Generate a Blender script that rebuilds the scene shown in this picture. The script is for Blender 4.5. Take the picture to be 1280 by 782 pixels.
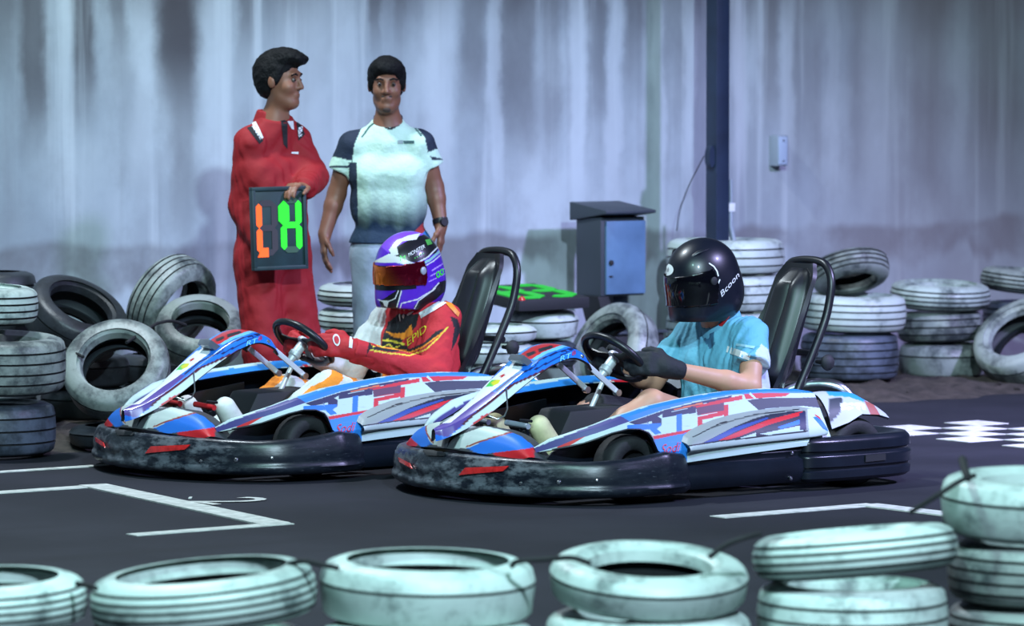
import bpy, bmesh, math, random
import numpy as np
from mathutils import Vector, Matrix

for _o in list(bpy.data.objects):
    bpy.data.objects.remove(_o)
SC = bpy.context.scene
COL = SC.collection
random.seed(7)
rng = np.random.default_rng(7)

# ------------------------------------------------------------------ camera, world, floodlights
F = 5400.0                    # focal length in pixels of the 1280x782 frame
CH = 1.66                     # camera height, a standing photographer
PITCH = math.atan(301 / F)
camd = bpy.data.cameras.new('camera')
cam = bpy.data.objects.new('camera', camd)
COL.objects.link(cam)
cam.location = (0, 0, CH)
cam.rotation_euler = (math.pi / 2 - PITCH, 0, 0)
camd.sensor_width = 36.0
camd.lens = F * 36.0 / 1280.0
camd.clip_end = 200
camd.dof.use_dof = True
camd.dof.focus_distance = 17.3
camd.dof.aperture_fstop = 3.6
SC.camera = cam

SC.view_settings.view_transform = 'Standard'
SC.view_settings.look = 'None'
SC.view_settings.gamma = 1.0
SC.view_settings.use_curve_mapping = False
SC.view_settings.exposure = 0.0

world = bpy.data.worlds.new('night')
SC.world = world
world.use_nodes = True
_bg = world.node_tree.nodes['Background']
_bg.inputs[0].default_value = (0.10, 0.16, 0.30, 1)
_bg.inputs[1].default_value = 0.10


def flood(name, loc, target, power, color, size, spread=math.pi):
    d = bpy.data.lights.new(name, 'AREA')
    d.energy = power
    d.color = color
    d.shape = 'DISK'
    d.size = size
    d.spread = spread
    o = bpy.data.objects.new(name, d)
    COL.objects.link(o)
    o.location = loc
    o.rotation_euler = (Vector(target) - Vector(loc)).to_track_quat('-Z', 'Y').to_euler()
    return o


flood('floodlight_grandstand', (2.6, 4.0, 7.4), (-0.3, 19.5, 0.8), 1900, (0.62, 0.86, 1.0), 0.5)
flood('floodlight_over_track', (-2.6, 18.6, 6.5), (0.2, 18.0, 0.0), 430, (0.80, 0.92, 1.0), 0.7)
flood('floodlight_far_bend', (7.5, 15.5, 6.0), (3.3, 19.2, 0.0), 330, (0.54, 0.52, 1.0), 0.6, math.radians(58))
flood('floodlight_barrier', (-1.0, 9.5, 6.0), (0.4, 12.0, 0.3), 330, (0.52, 1.0, 0.95), 0.5)

# ------------------------------------------------------------------ pixel <-> place
_c, _s = math.cos(PITCH), math.sin(PITCH)


def ray(u, v):
    a = (u - 640) / F
    b = -(v - 391) / F
    return np.array([a, _c + b * _s, -_s + b * _c])


CAM = np.array([0, 0, CH])


def ground(u, v, z=0.0):
    r = ray(u, v)
    return CAM + r * ((z - CH) / r[2])


def atY(u, v, Y):
    r = ray(u, v)
    return CAM + r * (Y / r[1])


def to_px(p):
    q = np.asarray(p, float) - CAM
    z = q[..., 1] * _c - q[..., 2] * _s
    y = q[..., 1] * _s + q[..., 2] * _c
    return np.stack([640 + F * q[..., 0] / z, 391 - F * y / z], -1)


TH = math.radians(37)                       # the wall and the track run away to the right
ADIR = np.array([math.cos(TH), math.sin(TH), 0])     # along the wall
NDIR = np.array([math.sin(TH), -math.cos(TH), 0])    # out of the wall, towards the track
KF = -ADIR                                  # kart heading
KL = NDIR                                   # kart left-hand side
K2O = np.array([0.555, 17.40, 0.0])
K1O = np.array([-0.738, 18.35, 0.0])
WALL0 = np.array([1.97, 23.8, 0.0])
KROT = math.atan2(KF[1], KF[0])


def kworld(p, O):
    p = np.asarray(p, float)
    return O + p[..., 0:1] * KF + p[..., 1:2] * KL + p[..., 2:3] * np.array([0, 0, 1.0])


def kloc(u, v, y, O=None):
    O = K2O if O is None else O
    r = ray(u, v)
    t = (y - (CAM - O) @ KL) / (r @ KL)
    w = CAM + t * r - O
    return np.array([w @ KF, w @ KL, w[2]])


def klocz(u, v, z, O=None):
    O = K2O if O is None else O
    w = ground(u, v, z) - O
    return np.array([w @ KF, w @ KL, w[2]])


def wallpt(u, n, z=0.0):
    """place n metres out from the wall that shows at pixel column u"""
    a = (u - 640) / F
    b = WALL0 + n * NDIR
    t = (a * b[1] - b[0]) / (ADIR[0] - a * ADIR[1])
    p = b + t * ADIR
    p[2] = z
    return p


def srgb(r, g, b):
    def f(c):
        c /= 255.0
        return c / 12.92 if c <= 0.04045 else ((c + 0.055) / 1.055) ** 2.4
    return (f(r), f(g), f(b))


# ------------------------------------------------------------------ mesh helpers
class MB:
    def __init__(s):
        s.v = []
        s.f = []
        s.m = []
        s.mat = 0

    def add(s, vs, fs):
        n = len(s.v)
        s.v += [tuple(map(float, p)) for p in vs]
        s.f += [tuple(int(i) + n for i in f) for f in fs]
        s.m += [s.mat] * len(fs)
        return s

    def box(s, c, d, M=None):
        x, y, z = (k / 2 for k in d)
        vs = [(a * x, b * y, e * z) for a in (-1, 1) for b in (-1, 1) for e in (-1, 1)]
        if M is not None:
            vs = [M @ Vector(p) for p in vs]
        vs = [(p[0] + c[0], p[1] + c[1], p[2] + c[2]) for p in vs]
        return s.add(vs, [(0, 1, 3, 2), (4, 6, 7, 5), (0, 4, 5, 1), (2, 3, 7, 6), (0, 2, 6, 4), (1, 5, 7, 3)])

    def loft(s, rings, closed=True, caps=True, loop=False):
        n = len(rings[0])
        vs = [p for r in rings for p in r]
        fs = []
        R = len(rings)
        for i in range(R if loop else R - 1):
            a, b = i * n, ((i + 1) % R) * n
            for j in range(n if closed else n - 1):
                k = (j + 1) % n
                fs.append((a + j, a + k, b + k, b + j))
        if caps and closed and not loop:
            fs.append(tuple(range(n))[::-1])
            fs.append(tuple((R - 1) * n + j for j in range(n)))
        return s.add(vs, fs)

    def tube(s, pts, r, n=10, closed=False, caps=True):
        P = [Vector(p) for p in pts]
        N = len(P)
        rr = r if hasattr(r, '__len__') else [r] * N
        rings = []
        up = None
        for i in range(N):
            if closed:
                t = P[(i + 1) % N] - P[i - 1]
            else:
                t = P[min(i + 1, N - 1)] - P[max(i - 1, 0)]
            t.normalize()
            if up is None:
                up = Vector((0, 0, 1)) if abs(t.z) < .9 else Vector((1, 0, 0))
            a = t.cross(up)
            a.normalize()
            b = a.cross(t)
            b.normalize()
            up = b
            rings.append([P[i] + (a * math.cos(q) + b * math.sin(q)) * rr[i]
                          for q in [2 * math.pi * k / n for k in range(n)]])
        return s.loft(rings, True, caps and not closed, closed)

    def lathe(s, prof, n=32, M=None, caps=False, loop=False):
        """profile (r, z) turned round z"""
        rings = []
        for r, z in prof:
            ring = [Vector((r * math.cos(2 * math.pi * k / n), r * math.sin(2 * math.pi * k / n), z)) for k in range(n)]
            if M is not None:
                ring = [M @ p for p in ring]
            rings.append(ring)
        return s.loft(rings, True, caps, loop)

    def prism(s, poly, z0, z1, M=None):
        n = len(poly)
        vs = [Vector((p[0], p[1], z)) for z in (z0, z1) for p in poly]
        if M is not None:
            vs = [M @ p for p in vs]
        fs = [tuple(range(n))[::-1], tuple(range(n, 2 * n))]
        fs += [(i, (i + 1) % n, n + (i + 1) % n, n + i) for i in range(n)]
        return s.add(vs, fs)

    def grid(s, P, closed_u=False):
        """P[i][j] positions"""
        P = np.asarray(P, float)
        a, b = P.shape[:2]
        fs = []
        for i in range(a if closed_u else a - 1):
            for j in range(b - 1):
                k = (i + 1) % a
                fs.append((i * b + j, i * b + j + 1, k * b + j + 1, k * b + j))
        return s.add(P.reshape(-1, 3), fs)

    def mesh(s, name, mats, smooth=35, bevel=0.0, fix=True):
        me = bpy.data.meshes.new(name)
        me.from_pydata(s.v, [], s.f)
        for m in (mats if isinstance(mats, (list, tuple)) else [mats]):
            me.materials.append(m)
        if any(s.m):
            me.polygons.foreach_set('material_index', s.m)
        if fix or bevel:
            bm = bmesh.new()
            bm.from_mesh(me)
            if fix:
                bmesh.ops.recalc_face_normals(bm, faces=bm.faces)
            if bevel:
                es = [e for e in bm.edges if len(e.link_faces) == 2 and e.calc_face_angle(0) > .6]
                bmesh.ops.bevel(bm, geom=es, offset=bevel, segments=2, affect='EDGES', profile=.6)
            bm.to_mesh(me)
            bm.free()
        if smooth:
            me.polygons.foreach_set('use_smooth', [True] * len(me.polygons))
            try:
                me.set_sharp_from_angle(angle=math.radians(smooth))
            except Exception:
                pass
        me.update()
        return me


def link(name, me, parent=None, loc=(0, 0, 0), rot=(0, 0, 0)):
    o = bpy.data.objects.new(name, me)
    COL.objects.link(o)
    o.location = loc
    o.rotation_euler = rot
    if parent is not None:
        o.parent = parent
    return o


def tag(o, label=None, cat=None, group=None, kind=None):
    for k, v in (('label', label), ('category', cat), ('group', group), ('kind', kind)):
        if v:
            o[k] = v
    return o


def empty(name, loc, rz=0.0):
    return link(name, None, None, tuple(map(float, loc)), (0, 0, rz))


def in_poly(P, poly):
    """vectorised point in polygon"""
    x, y = P[..., 0], P[..., 1]
    r = np.zeros(x.shape, bool)
    n = len(poly)
    for i in range(n):
        x0, y0 = poly[i]
        x1, y1 = poly[(i + 1) % n]
        if y0 == y1:
            continue
        c = ((y0 > y) != (y1 > y)) & (x < (x1 - x0) * (y - y0) / (y1 - y0) + x0)
        r ^= c
    return r


def paint(me, cols):
    a = me.color_attributes.new('Col', 'FLOAT_COLOR', 'POINT')
    c = np.ones((len(me.vertices), 4), np.float32)
    c[:, :3] = cols
    a.data.foreach_set('color', c.ravel())


def colours(P, base, design):
    c = np.tile(np.array(base, float), (len(P), 1))
    for poly, col in design:
        c[in_poly(P, poly)] = col
    return c


def line_poly(pts, w):
    """a thin stripe of width w along pts, as a polygon"""
    pts = np.asarray(pts, float)
    t = np.gradient(pts, axis=0)
    t /= np.linalg.norm(t, axis=1)[:, None]
    n = np.stack([-t[:, 1], t[:, 0]], 1) * w / 2
    return np.concatenate([pts + n, (pts - n)[::-1]]).tolist()


def spline(pts, n):
    """Catmull-Rom through pts"""
    P = np.asarray(pts, float)
    P = np.concatenate([[2 * P[0] - P[1]], P, [2 * P[-1] - P[-2]]])
    m = len(P) - 3
    out = []
    for q in np.linspace(0, m - 1e-9, n):
        i = int(q)
        t = q - i
        a, b, c, d = P[i:i + 4]
        out.append(.5 * (2 * b + (c - a) * t + (2 * a - 5 * b + 4 * c - d) * t * t + (3 * b - a - 3 * c + d) * t ** 3))
    return np.array(out)


_font_cache = {}


def text_geo(s, size=1.0, shear=0.0, subdiv=0):
    """flat lettering as (verts2d, faces), lower-left at the origin"""
    key = (s, size, shear, subdiv)
    if key in _font_cache:
        return _font_cache[key]
    cu = bpy.data.curves.new('lettering', 'FONT')
    cu.body = s
    cu.size = size
    cu.shear = shear
    cu.resolution_u = 3
    o = bpy.data.objects.new('lettering', cu)
    COL.objects.link(o)
    bpy.context.view_layer.update()
    dg = bpy.context.evaluated_depsgraph_get()
    me = bpy.data.meshes.new_from_object(o.evaluated_get(dg))
    bpy.data.objects.remove(o)
    bpy.data.curves.remove(cu)
    bm = bmesh.new()
    bm.from_mesh(me)
    if subdiv:
        bmesh.ops.triangulate(bm, faces=bm.faces)
        for _ in range(subdiv):
            bmesh.ops.subdivide_edges(bm, edges=[e for e in bm.edges if e.calc_length() > size * .12], cuts=1)
            bmesh.ops.triangulate(bm, faces=[f for f in bm.faces if len(f.verts) > 3])
    v = np.array([(p.co.x, p.co.y) for p in bm.verts])
    bm.verts.index_update()
    f = [tuple(q.index for q in g.verts) for g in bm.faces]
    bm.free()
    bpy.data.meshes.remove(me)
    v -= v.min(0)
    _font_cache[key] = (v, f)
    return v, f


# ------------------------------------------------------------------ materials
def nt(m):
    m.use_nodes = True
    t = m.node_tree
    return t, t.nodes, t.links, t.nodes['Principled BSDF']


def mat(name, col, rough=.5, metal=0.0, spec=.5, coat=0.0, bump=0.0, bscale=60, var=0.0, vscale=8, emit=None, estr=0.0, sheen=0.0):
    m = bpy.data.materials.new(name)
    t, N, L, b = nt(m)
    b.inputs['Base Color'].default_value = (*col, 1)
    b.inputs['Roughness'].default_value = rough
    b.inputs['Metallic'].default_value = metal
    b.inputs['Specular IOR Level'].default_value = spec
    b.inputs['Coat Weight'].default_value = coat
    b.inputs['Coat Roughness'].default_value = .08
    if sheen:
        b.inputs['Sheen Weight'].default_value = sheen
    if emit:
        b.inputs['Emission Color'].default_value = (*emit, 1)
        b.inputs['Emission Strength'].default_value = estr
    if var or bump:
        tc = N.new('ShaderNodeTexCoord')
        nz = N.new('ShaderNodeTexNoise')
        nz.inputs['Scale'].default_value = vscale
        nz.inputs['Detail'].default_value = 6
        L.new(tc.outputs['Object'], nz.inputs['Vector'])
        if var:
            r = N.new('ShaderNodeMapRange')
            r.inputs['From Min'].default_value = .3
            r.inputs['From Max'].default_value = .7
            r.inputs['To Min'].default_value = 1 - var
            r.inputs['To Max'].default_value = 1 + var
            mx = N.new('ShaderNodeMix')
            mx.data_type = 'RGBA'
            mx.blend_type = 'MULTIPLY'
            mx.inputs['Factor'].default_value = 1
            mx.inputs['A'].default_value = (*col, 1)
            L.new(nz.outputs['Fac'], r.inputs['Value'])
            L.new(r.outputs['Result'], mx.inputs['B'])
            L.new(mx.outputs['Result'], b.inputs['Base Color'])
        if bump:
            n2 = N.new('ShaderNodeTexNoise')
            n2.inputs['Scale'].default_value = bscale
            n2.inputs['Detail'].default_value = 4
            L.new(tc.outputs['Object'], n2.inputs['Vector'])
            bp = N.new('ShaderNodeBump')
            bp.inputs['Strength'].default_value = bump
            bp.inputs['Distance'].default_value = .01
            L.new(n2.outputs['Fac'], bp.inputs['Height'])
            L.new(bp.outputs['Normal'], b.inputs['Normal'])
    return m


def mat_print(name, rough=.35, wear=0.0, coat=0.0, bump=0.0, bscale=40, wearcol=(.55, .58, .6)):
    """printed colours held in the surface's colour attribute, with scratches"""
    m = bpy.data.materials.new(name)
    t, N, L, b = nt(m)
    at = N.new('ShaderNodeAttribute')
    at.attribute_name = 'Col'
    b.inputs['Roughness'].default_value = rough
    b.inputs['Coat Weight'].default_value = coat
    tc = N.new('ShaderNodeTexCoord')
    out = at.outputs['Color']
    if wear:
        mp = N.new('ShaderNodeMapping')
        mp.inputs['Scale'].default_value = (9, 30, 60)
        L.new(tc.outputs['Object'], mp.inputs['Vector'])
        nz = N.new('ShaderNodeTexNoise')
        nz.inputs['Scale'].default_value = 1.6
        nz.inputs['Detail'].default_value = 8
        nz.inputs['Roughness'].default_value = .7
        L.new(mp.outputs['Vector'], nz.inputs['Vector'])
        cr = N.new('ShaderNodeMapRange')
        cr.inputs['From Min'].default_value = .60
        cr.inputs['From Max'].default_value = .74
        cr.inputs['To Max'].default_value = wear
        L.new(nz.outputs['Fac'], cr.inputs['Value'])
        mx = N.new('ShaderNodeMix')
        mx.data_type = 'RGBA'
        L.new(cr.outputs['Result'], mx.inputs['Factor'])
        L.new(out, mx.inputs['A'])
        mx.inputs['B'].default_value = (*wearcol, 1)
        out = mx.outputs['Result']
    L.new(out, b.inputs['Base Color'])
    if bump:
        n2 = N.new('ShaderNodeTexNoise')
        n2.inputs['Scale'].default_value = bscale
        n2.inputs['Detail'].default_value = 3
        L.new(tc.outputs['Object'], n2.inputs['Vector'])
        bp = N.new('ShaderNodeBump')
        bp.inputs['Strength'].default_value = bump
        bp.inputs['Distance'].default_value = .01
        L.new(n2.outputs['Fac'], bp.inputs['Height'])
        L.new(bp.outputs['Normal'], b.inputs['Normal'])
    return m


class G:
    """tiny node-graph helper"""
    def __init__(s, m):
        s.t, s.N, s.L, s.b = nt(m)

    def noise(s, vec, scale, detail=5, rough=.55):
        n = s.N.new('ShaderNodeTexNoise')
        n.inputs['Scale'].default_value = scale
        n.inputs['Detail'].default_value = detail
        n.inputs['Roughness'].default_value = rough
        s.L.new(vec, n.inputs['Vector'])
        return n.outputs['Fac']

    def mapv(s, vec, scale, loc=(0, 0, 0)):
        n = s.N.new('ShaderNodeMapping')
        n.inputs['Scale'].default_value = scale
        n.inputs['Location'].default_value = loc
        s.L.new(vec, n.inputs['Vector'])
        return n.outputs['Vector']

    def rng(s, val, a, b, c=0.0, d=1.0, smooth=True):
        n = s.N.new('ShaderNodeMapRange')
        n.interpolation_type = 'SMOOTHSTEP' if smooth else 'LINEAR'
        s._set(n.inputs['Value'], val)
        for k, v in (('From Min', a), ('From Max', b), ('To Min', c), ('To Max', d)):
            s._set(n.inputs[k], v)
        return n.outputs['Result']

    def _set(s, inp, v):
        if isinstance(v, (int, float)):
            inp.default_value = v
        elif isinstance(v, tuple):
            inp.default_value = (*v, 1) if len(v) == 3 else v
        else:
            s.L.new(v, inp)

    def math(s, op, a, b=0.0):
        n = s.N.new('ShaderNodeMath')
        n.operation = op
        s._set(n.inputs[0], a)
        s._set(n.inputs[1], b)
        return n.outputs[0]

    def mix(s, f, a, b, mode='MIX'):
        n = s.N.new('ShaderNodeMix')
        n.data_type = 'RGBA'
        n.blend_type = mode
        s._set(n.inputs['Factor'], f)
        s._set(n.inputs['A'], a)
        s._set(n.inputs['B'], b)
        return n.outputs['Result']

    def obj(s):
        return s.N.new('ShaderNodeTexCoord').outputs['Object']

    def xyz(s, v):
        n = s.N.new('ShaderNodeSeparateXYZ')
        s.L.new(v, n.inputs[0])
        return n.outputs

    def bump(s, h, strength, dist=.01):
        n = s.N.new('ShaderNodeBump')
        n.inputs['Strength'].default_value = strength
        n.inputs['Distance'].default_value = dist
        s.L.new(h, n.inputs['Height'])
        s.L.new(n.outputs['Normal'], s.b.inputs['Normal'])

    def base(s, c):
        s._set(s.b.inputs['Base Color'], c)


# stains on the wall: picture column, breadth, row where it ends, strength, dark or pale
DRIPS = [(0, 46, 150, .6, 1), (42, 26, 230, .75, 1), (105, 26, 190, .8, 1), (150, 16, 120, .5, 1), (222, 46, 190, .9, 1), (226, 26, 330, .4, 1), (310, 18, 120, .65, 1), (345, 40, 90, .4, 1),
         (470, 14, 110, .7, 1), (500, 12, 90, .4, 1), (590, 34, 190, .5, 1), (648, 46, 250, .55, 1), (690, 22, 260, .35, 1), (745, 22, 200, .45, 1), (792, 22, 160, .45, 1), (848, 30, 140, .4, 1),
         (962, 22, 200, .5, 1), (1005, 36, 240, .3, 1), (1075, 30, 290, .3, 1), (1160, 44, 300, .4, 1), (1245, 56, 270, .5, 1),
         (180, 24, 300, .35, 0), (270, 30, 300, .4, 0), (380, 60, 300, .35, 0), (430, 22, 300, .3, 0), (550, 34, 300, .5, 0), (619, 16, 300, .4, 0), (722, 18, 300, .55, 0), (768, 20, 300, .5, 0), (822, 16, 300, .45, 0), (862, 14, 290, .5, 0),
         (925, 16, 290, .3, 0), (985, 16, 290, .4, 0), (1040, 14, 290, .25, 0), (1095, 34, 300, .35, 0), (1200, 18, 300, .3, 0)]


def mat_wall():
    m = bpy.data.materials.new('stained_concrete')
    g = G(m)
    o = g.obj()
    x, y, z = g.xyz(o)
    base = g.mix(g.rng(g.noise(g.mapv(o, (.8, 1, .5)), 1.5), .3, .7), (.32, .37, .43), (.50, .56, .62))
    base = g.mix(g.rng(g.noise(g.mapv(o, (2.2, 1, 1.5), (3, 0, 8)), 1.3, 6, .6), .42, .62, 0, .35), base, (.25, .27, .31))
    # fine vertical runs
    runs = g.noise(g.mapv(o, (7, 1, .35)), 1.0, 6, .6)
    base = g.mix(g.math('MULTIPLY', g.rng(runs, .48, .74), .30), base, (.19, .20, .235))
    # dark runs from the coping, each with its own place, breadth and length, and paler lime runs between
    wav = g.math('MULTIPLY', g.math('SUBTRACT', g.noise(g.mapv(o, (1.5, 1, 1.1)), 2.0, 5, .6), .5), .16)
    xw = g.math('ADD', x, wav)
    for u, wpx, vb, st, dark in DRIPS:
        q = wallpt(u, 0) - WALL0
        xc = float(q @ ADIR)
        sc = F / (WALL0 + q)[1]
        hw_ = wpx / sc / math.cos(TH) / 2 * 1.25
        zb_ = CH - (vb - 90) / sc
        dx = g.math('ABSOLUTE', g.math('SUBTRACT', xw, xc))
        k = g.math('MULTIPLY', g.rng(dx, hw_ * 1.3, hw_ * .35), g.rng(z, zb_, zb_ + .55))
        base = g.mix(g.math('MULTIPLY', k, st), base, (.075, .068, .080) if dark else (.62, .68, .75))
    # the coping's drip line
    base = g.mix(g.rng(g.math('ADD', z, g.math('MULTIPLY', g.noise(g.mapv(o, (3, 1, .1)), 1.0, 4), .5)), 2.05, 2.6, 0, .8), base, (.075, .065, .075))
    # white lime runs
    lime = g.noise(g.mapv(o, (5.5, 1, .25), (11, 0, 3)), 1.0, 5, .55)
    base = g.mix(g.math('MULTIPLY', g.rng(lime, .54, .70), .55), base, (.64, .70, .76))
    # old tide band near the foot
    wob = g.noise(g.mapv(o, (1.4, 1, 0)), 1.0, 4, .5)
    top = g.math('ADD', .70, g.math('MULTIPLY', wob, .30))
    bot = g.math('ADD', .30, g.math('MULTIPLY', g.noise(g.mapv(o, (2.3, 1, 0), (7, 0, 0)), 1.0, 3), .72))
    band = g.math('MULTIPLY', g.rng(z, top, g.math('SUBTRACT', top, .06)), g.rng(z, g.math('SUBTRACT', bot, .08), bot))
    brk = g.rng(g.noise(g.mapv(o, (.9, 1, .8), (2, 0, 5)), 1.4, 5, .6), .36, .56, .25, 1.0)
    base = g.mix(g.math('MULTIPLY', g.math('MULTIPLY', band, brk), .72), base, (.15, .145, .165))
    # browner render to the right of the steel post
    base = g.mix(g.rng(x, -1.6, 1.0, 0, .45), base, (.30, .225, .25))
    g.base(base)
    g.b.inputs['Roughness'].default_value = .85
    g.b.inputs['Specular IOR Level'].default_value = .2
    g.bump(g.noise(o, 30, 6, .6), .12)
    return m


def mat_asphalt():
    m = bpy.data.materials.new('asphalt')
    g = G(m)
    o = g.obj()
    c = g.mix(g.rng(g.noise(o, 1.1, 5), .3, .7), (.012, .0125, .020), (.023, .023, .034))
    # tyre-polished lanes run with the track
    rot = g.N.new('ShaderNodeMapping')
    rot.inputs['Rotation'].default_value = (0, 0, -TH)
    g.L.new(o, rot.inputs['Vector'])
    lane = g.noise(g.mapv(rot.outputs['Vector'], (.35, 3.5, 1)), 1.0, 5)
    c = g.mix(g.rng(lane, .5, .72, 0, .55), c, (.012, .012, .017))
    agg = g.noise(o, 160, 3, .6)
    c = g.mix(g.rng(agg, .62, .75, 0, .25), c, (.07, .07, .08))
    g.base(c)
    g.b.inputs['Roughness'].default_value = .78
    g.b.inputs['Specular IOR Level'].default_value = .25
    g.bump(agg, .35, .004)
    return m


def mat_tyre_paint(name, light, dark, amount):
    """old paint on rubber: object-random tint, rubbed patches and dirt"""
    m = bpy.data.materials.new(name)
    g = G(m)
    o = g.obj()
    inf = g.N.new('ShaderNodeObjectInfo')
    off = g.N.new('ShaderNodeVectorMath')
    off.operation = 'ADD'
    cmb = g.N.new('ShaderNodeCombineXYZ')
    g.L.new(g.math('MULTIPLY', inf.outputs['Random'], 37.0), cmb.inputs[0])
    g.L.new(o, off.inputs[0])
    g.L.new(cmb.outputs[0], off.inputs[1])
    p = off.outputs[0]
    c = g.mix(g.rng(g.noise(p, 3.0, 5), .3, .7), light, tuple(k * .72 for k in light))
    c = g.mix(g.rng(g.noise(p, 6, 8, .7), 1 - amount - .1, 1 - amount + .12), c, dark)
    c = g.mix(g.rng(g.noise(g.mapv(p, (1, 1, 6)), 9, 6, .6), .60, .75, 0, .5), c, dark)
    v = g.rng(inf.outputs['Random'], 0, 1, .78, 1.08, False)
    c = g.mix(1.0, c, v, 'MULTIPLY')
    g.base(c)
    g.b.inputs['Roughness'].default_value = .45
    g.bump(g.noise(p, 40, 5), .2)
    return m


M = {}
M['wall'] = mat_wall()
M['asphalt'] = mat_asphalt()
M['soil'] = mat('soil', (.045, .035, .030), .95, bump=.9, bscale=30, var=.5, vscale=14)
M['line'] = mat('road_paint', (.55, .55, .53), .7, bump=.2, bscale=120, var=.25, vscale=20)
M['tyre_white'] = mat_tyre_paint('white_tyre_paint', (.60, .70, .66), (.10, .13, .13), .42)
M['tyre_grey'] = mat_tyre_paint('worn_tyre_paint', (.32, .36, .34), (.045, .055, .06), .47)
M['tyre_dark'] = mat_tyre_paint('bare_tyre_rubber', (.030, .034, .042), (.012, .013, .016), .5)
M['tyre_blue'] = mat_tyre_paint('dusty_tyre_rubber', (.10, .125, .17), (.03, .038, .05), .5)
M['rubber'] = mat('rubber', (.012, .013, .016), .7, bump=.2)
M['rubber_in'] = mat('tyre_lining', (.018, .022, .028), .6)
M['rope'] = mat('black_webbing', (.008, .008, .010), .8)
M['plastic'] = mat('black_plastic', (.006, .009, .016), .30, bump=.12, bscale=14, var=.35, vscale=7)
M['black'] = mat('black_satin', (.007, .008, .012), .38)
M['matte'] = mat('black_matte', (.012, .013, .017), .7)
M['steel'] = mat('bright_steel', (.62, .65, .68), .28, 1.0)
M['strut'] = mat('bright_alloy', (.62, .66, .70), .45, .35)
M['grey_metal'] = mat('painted_grey_metal', (.35, .40, .48), .4, .2)
M['post'] = mat('dark_blue_steel', (.016, .028, .060), .45, var=.3, vscale=5)
M['cab'] = mat('blue_steel_sheet', (.10, .19, .32), .45, var=.25, vscale=5)
M['cab_dark'] = mat('dark_steel_lid', (.035, .045, .060), .5)
M['print'] = mat_print('printed_bodywork', .5, .40, 0, wearcol=(.20, .22, .23))
M['print_clean'] = mat_print('glossy_print', .30, 0, .25)
M['cloth_print'] = mat_print('printed_cloth', .8, 0, 0, .35, 55)
M['scuffed'] = None
M['red_lens'] = mat('red_reflector', (.55, .02, .02), .25, coat=.5, var=.25, vscale=60)
M['skin_a'] = mat('skin_warm', (.25, .105, .062), .5, var=.08)
M['skin_b'] = mat('skin_tan', (.21, .088, .052), .5, var=.08)
M['skin_c'] = mat('skin_light', (.55, .29, .19), .5, var=.08)
M['hair'] = mat('black_hair', (.004, .004, .005), .7, spec=.2, bump=.6, bscale=90)
M['eye'] = mat('eye_white', (.12, .095, .085), .3)
M['iris'] = mat('dark_iris', (.01, .007, .005), .2)
M['lip'] = mat('lips', (.25, .085, .07), .5)
M['red_cloth'] = mat('red_overall_cloth', (.30, .004, .009), .75, bump=.35, bscale=18)
M['dark_cloth'] = mat('black_cloth', (.010, .010, .014), .8, bump=.3)
M['jeans'] = mat('pale_jeans', (.30, .36, .44), .85, bump=.3, bscale=40, var=.15)
M['glove_black'] = mat('black_glove', (.010, .012, .018), .75, bump=.3)
M['glove_red'] = mat('red_glove', (.45, .012, .018), .7, bump=.3)
M['white_print'] = mat('white_print', (.75, .77, .78), .5)
M['black_print'] = mat('black_print', (.012, .012, .014), .5)
M['red_print'] = mat('red_print', (.55, .015, .02), .45)
M['yellow_print'] = mat('yellow_print', (.70, .62, .02), .5)
M['orange_print'] = mat('orange_print', (.80, .25, .02), .5)
M['green_print'] = mat('green_print', (.05, .60, .06), .4)
M['cyan_print'] = mat('cyan_print', (.20, .60, .85), .4)
M['helmet_black'] = mat('satin_black_shell', (.004, .006, .013), .36, coat=.1)
M['visor_dark'] = mat('dark_visor', (.002, .002, .004), .08, coat=.6)
M['shoe_cream'] = mat('cream_shoe', (.62, .58, .34), .6, var=.2, vscale=20)
M['shoe_white'] = mat('white_shoe', (.68, .70, .66), .6, var=.2, vscale=20)
M['led_green'] = mat('green_digit', (.02, .5, .02), .5, emit=(.02, 1.0, .02), estr=1.0)
M['led_orange'] = mat('orange_digit', (.6, .1, .01), .5, emit=(1.0, .10, .01), estr=1.1)
M['flap_green'] = mat('green_flap', (.01, .50, .02), .6)
M['seg_off'] = mat('unlit_digit', (.055, .045, .055), .5)
M['seg_off_green'] = mat('unlit_green_digit', (.05, .11, .07), .5)
M['board'] = mat('dark_teal_board', (.012, .035, .042), .5, var=.3, vscale=12)


def mat_scuffed():
    m = bpy.data.materials.new('scuffed_black_plastic')
    g = G(m)
    o = g.obj()
    x, y, z = g.xyz(o)
    n = g.noise(g.mapv(o, (6, 6, 14)), 1.6, 9, .72)
    front = g.rng(x, .80, 1.02, .06, 1.0)
    f = g.math('MULTIPLY', g.rng(n, .42, .62), front)
    c = g.mix(f, (.006, .009, .016), (.12, .135, .16))
    c = g.mix(g.math('MULTIPLY', g.rng(g.noise(g.mapv(o, (14, 14, 60)), 2.0, 6, .7), .60, .70), .5), c, (.13, .145, .17))
    g.base(c)
    g._set(g.b.inputs['Roughness'], g.rng(f, 0, 1, .32, .7))
    g.bump(n, .12)
    return m


M['scuffed'] = mat_scuffed()


def mat_visor_irid():
    m = bpy.data.materials.new('iridescent_visor')
    g = G(m)
    o = g.obj()
    x, y, z = g.xyz(o)
    c = g.mix(g.rng(g.math('ADD', y, g.math('MULTIPLY', z, .5)), -.06, .09), (.85, .20, .02), (.16, .004, .02))
    g.base(c)
    g.b.inputs['Metallic'].default_value = .75
    g.b.inputs['Roughness'].default_value = .12
    return m


M['visor_irid'] = mat_visor_irid()

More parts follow.
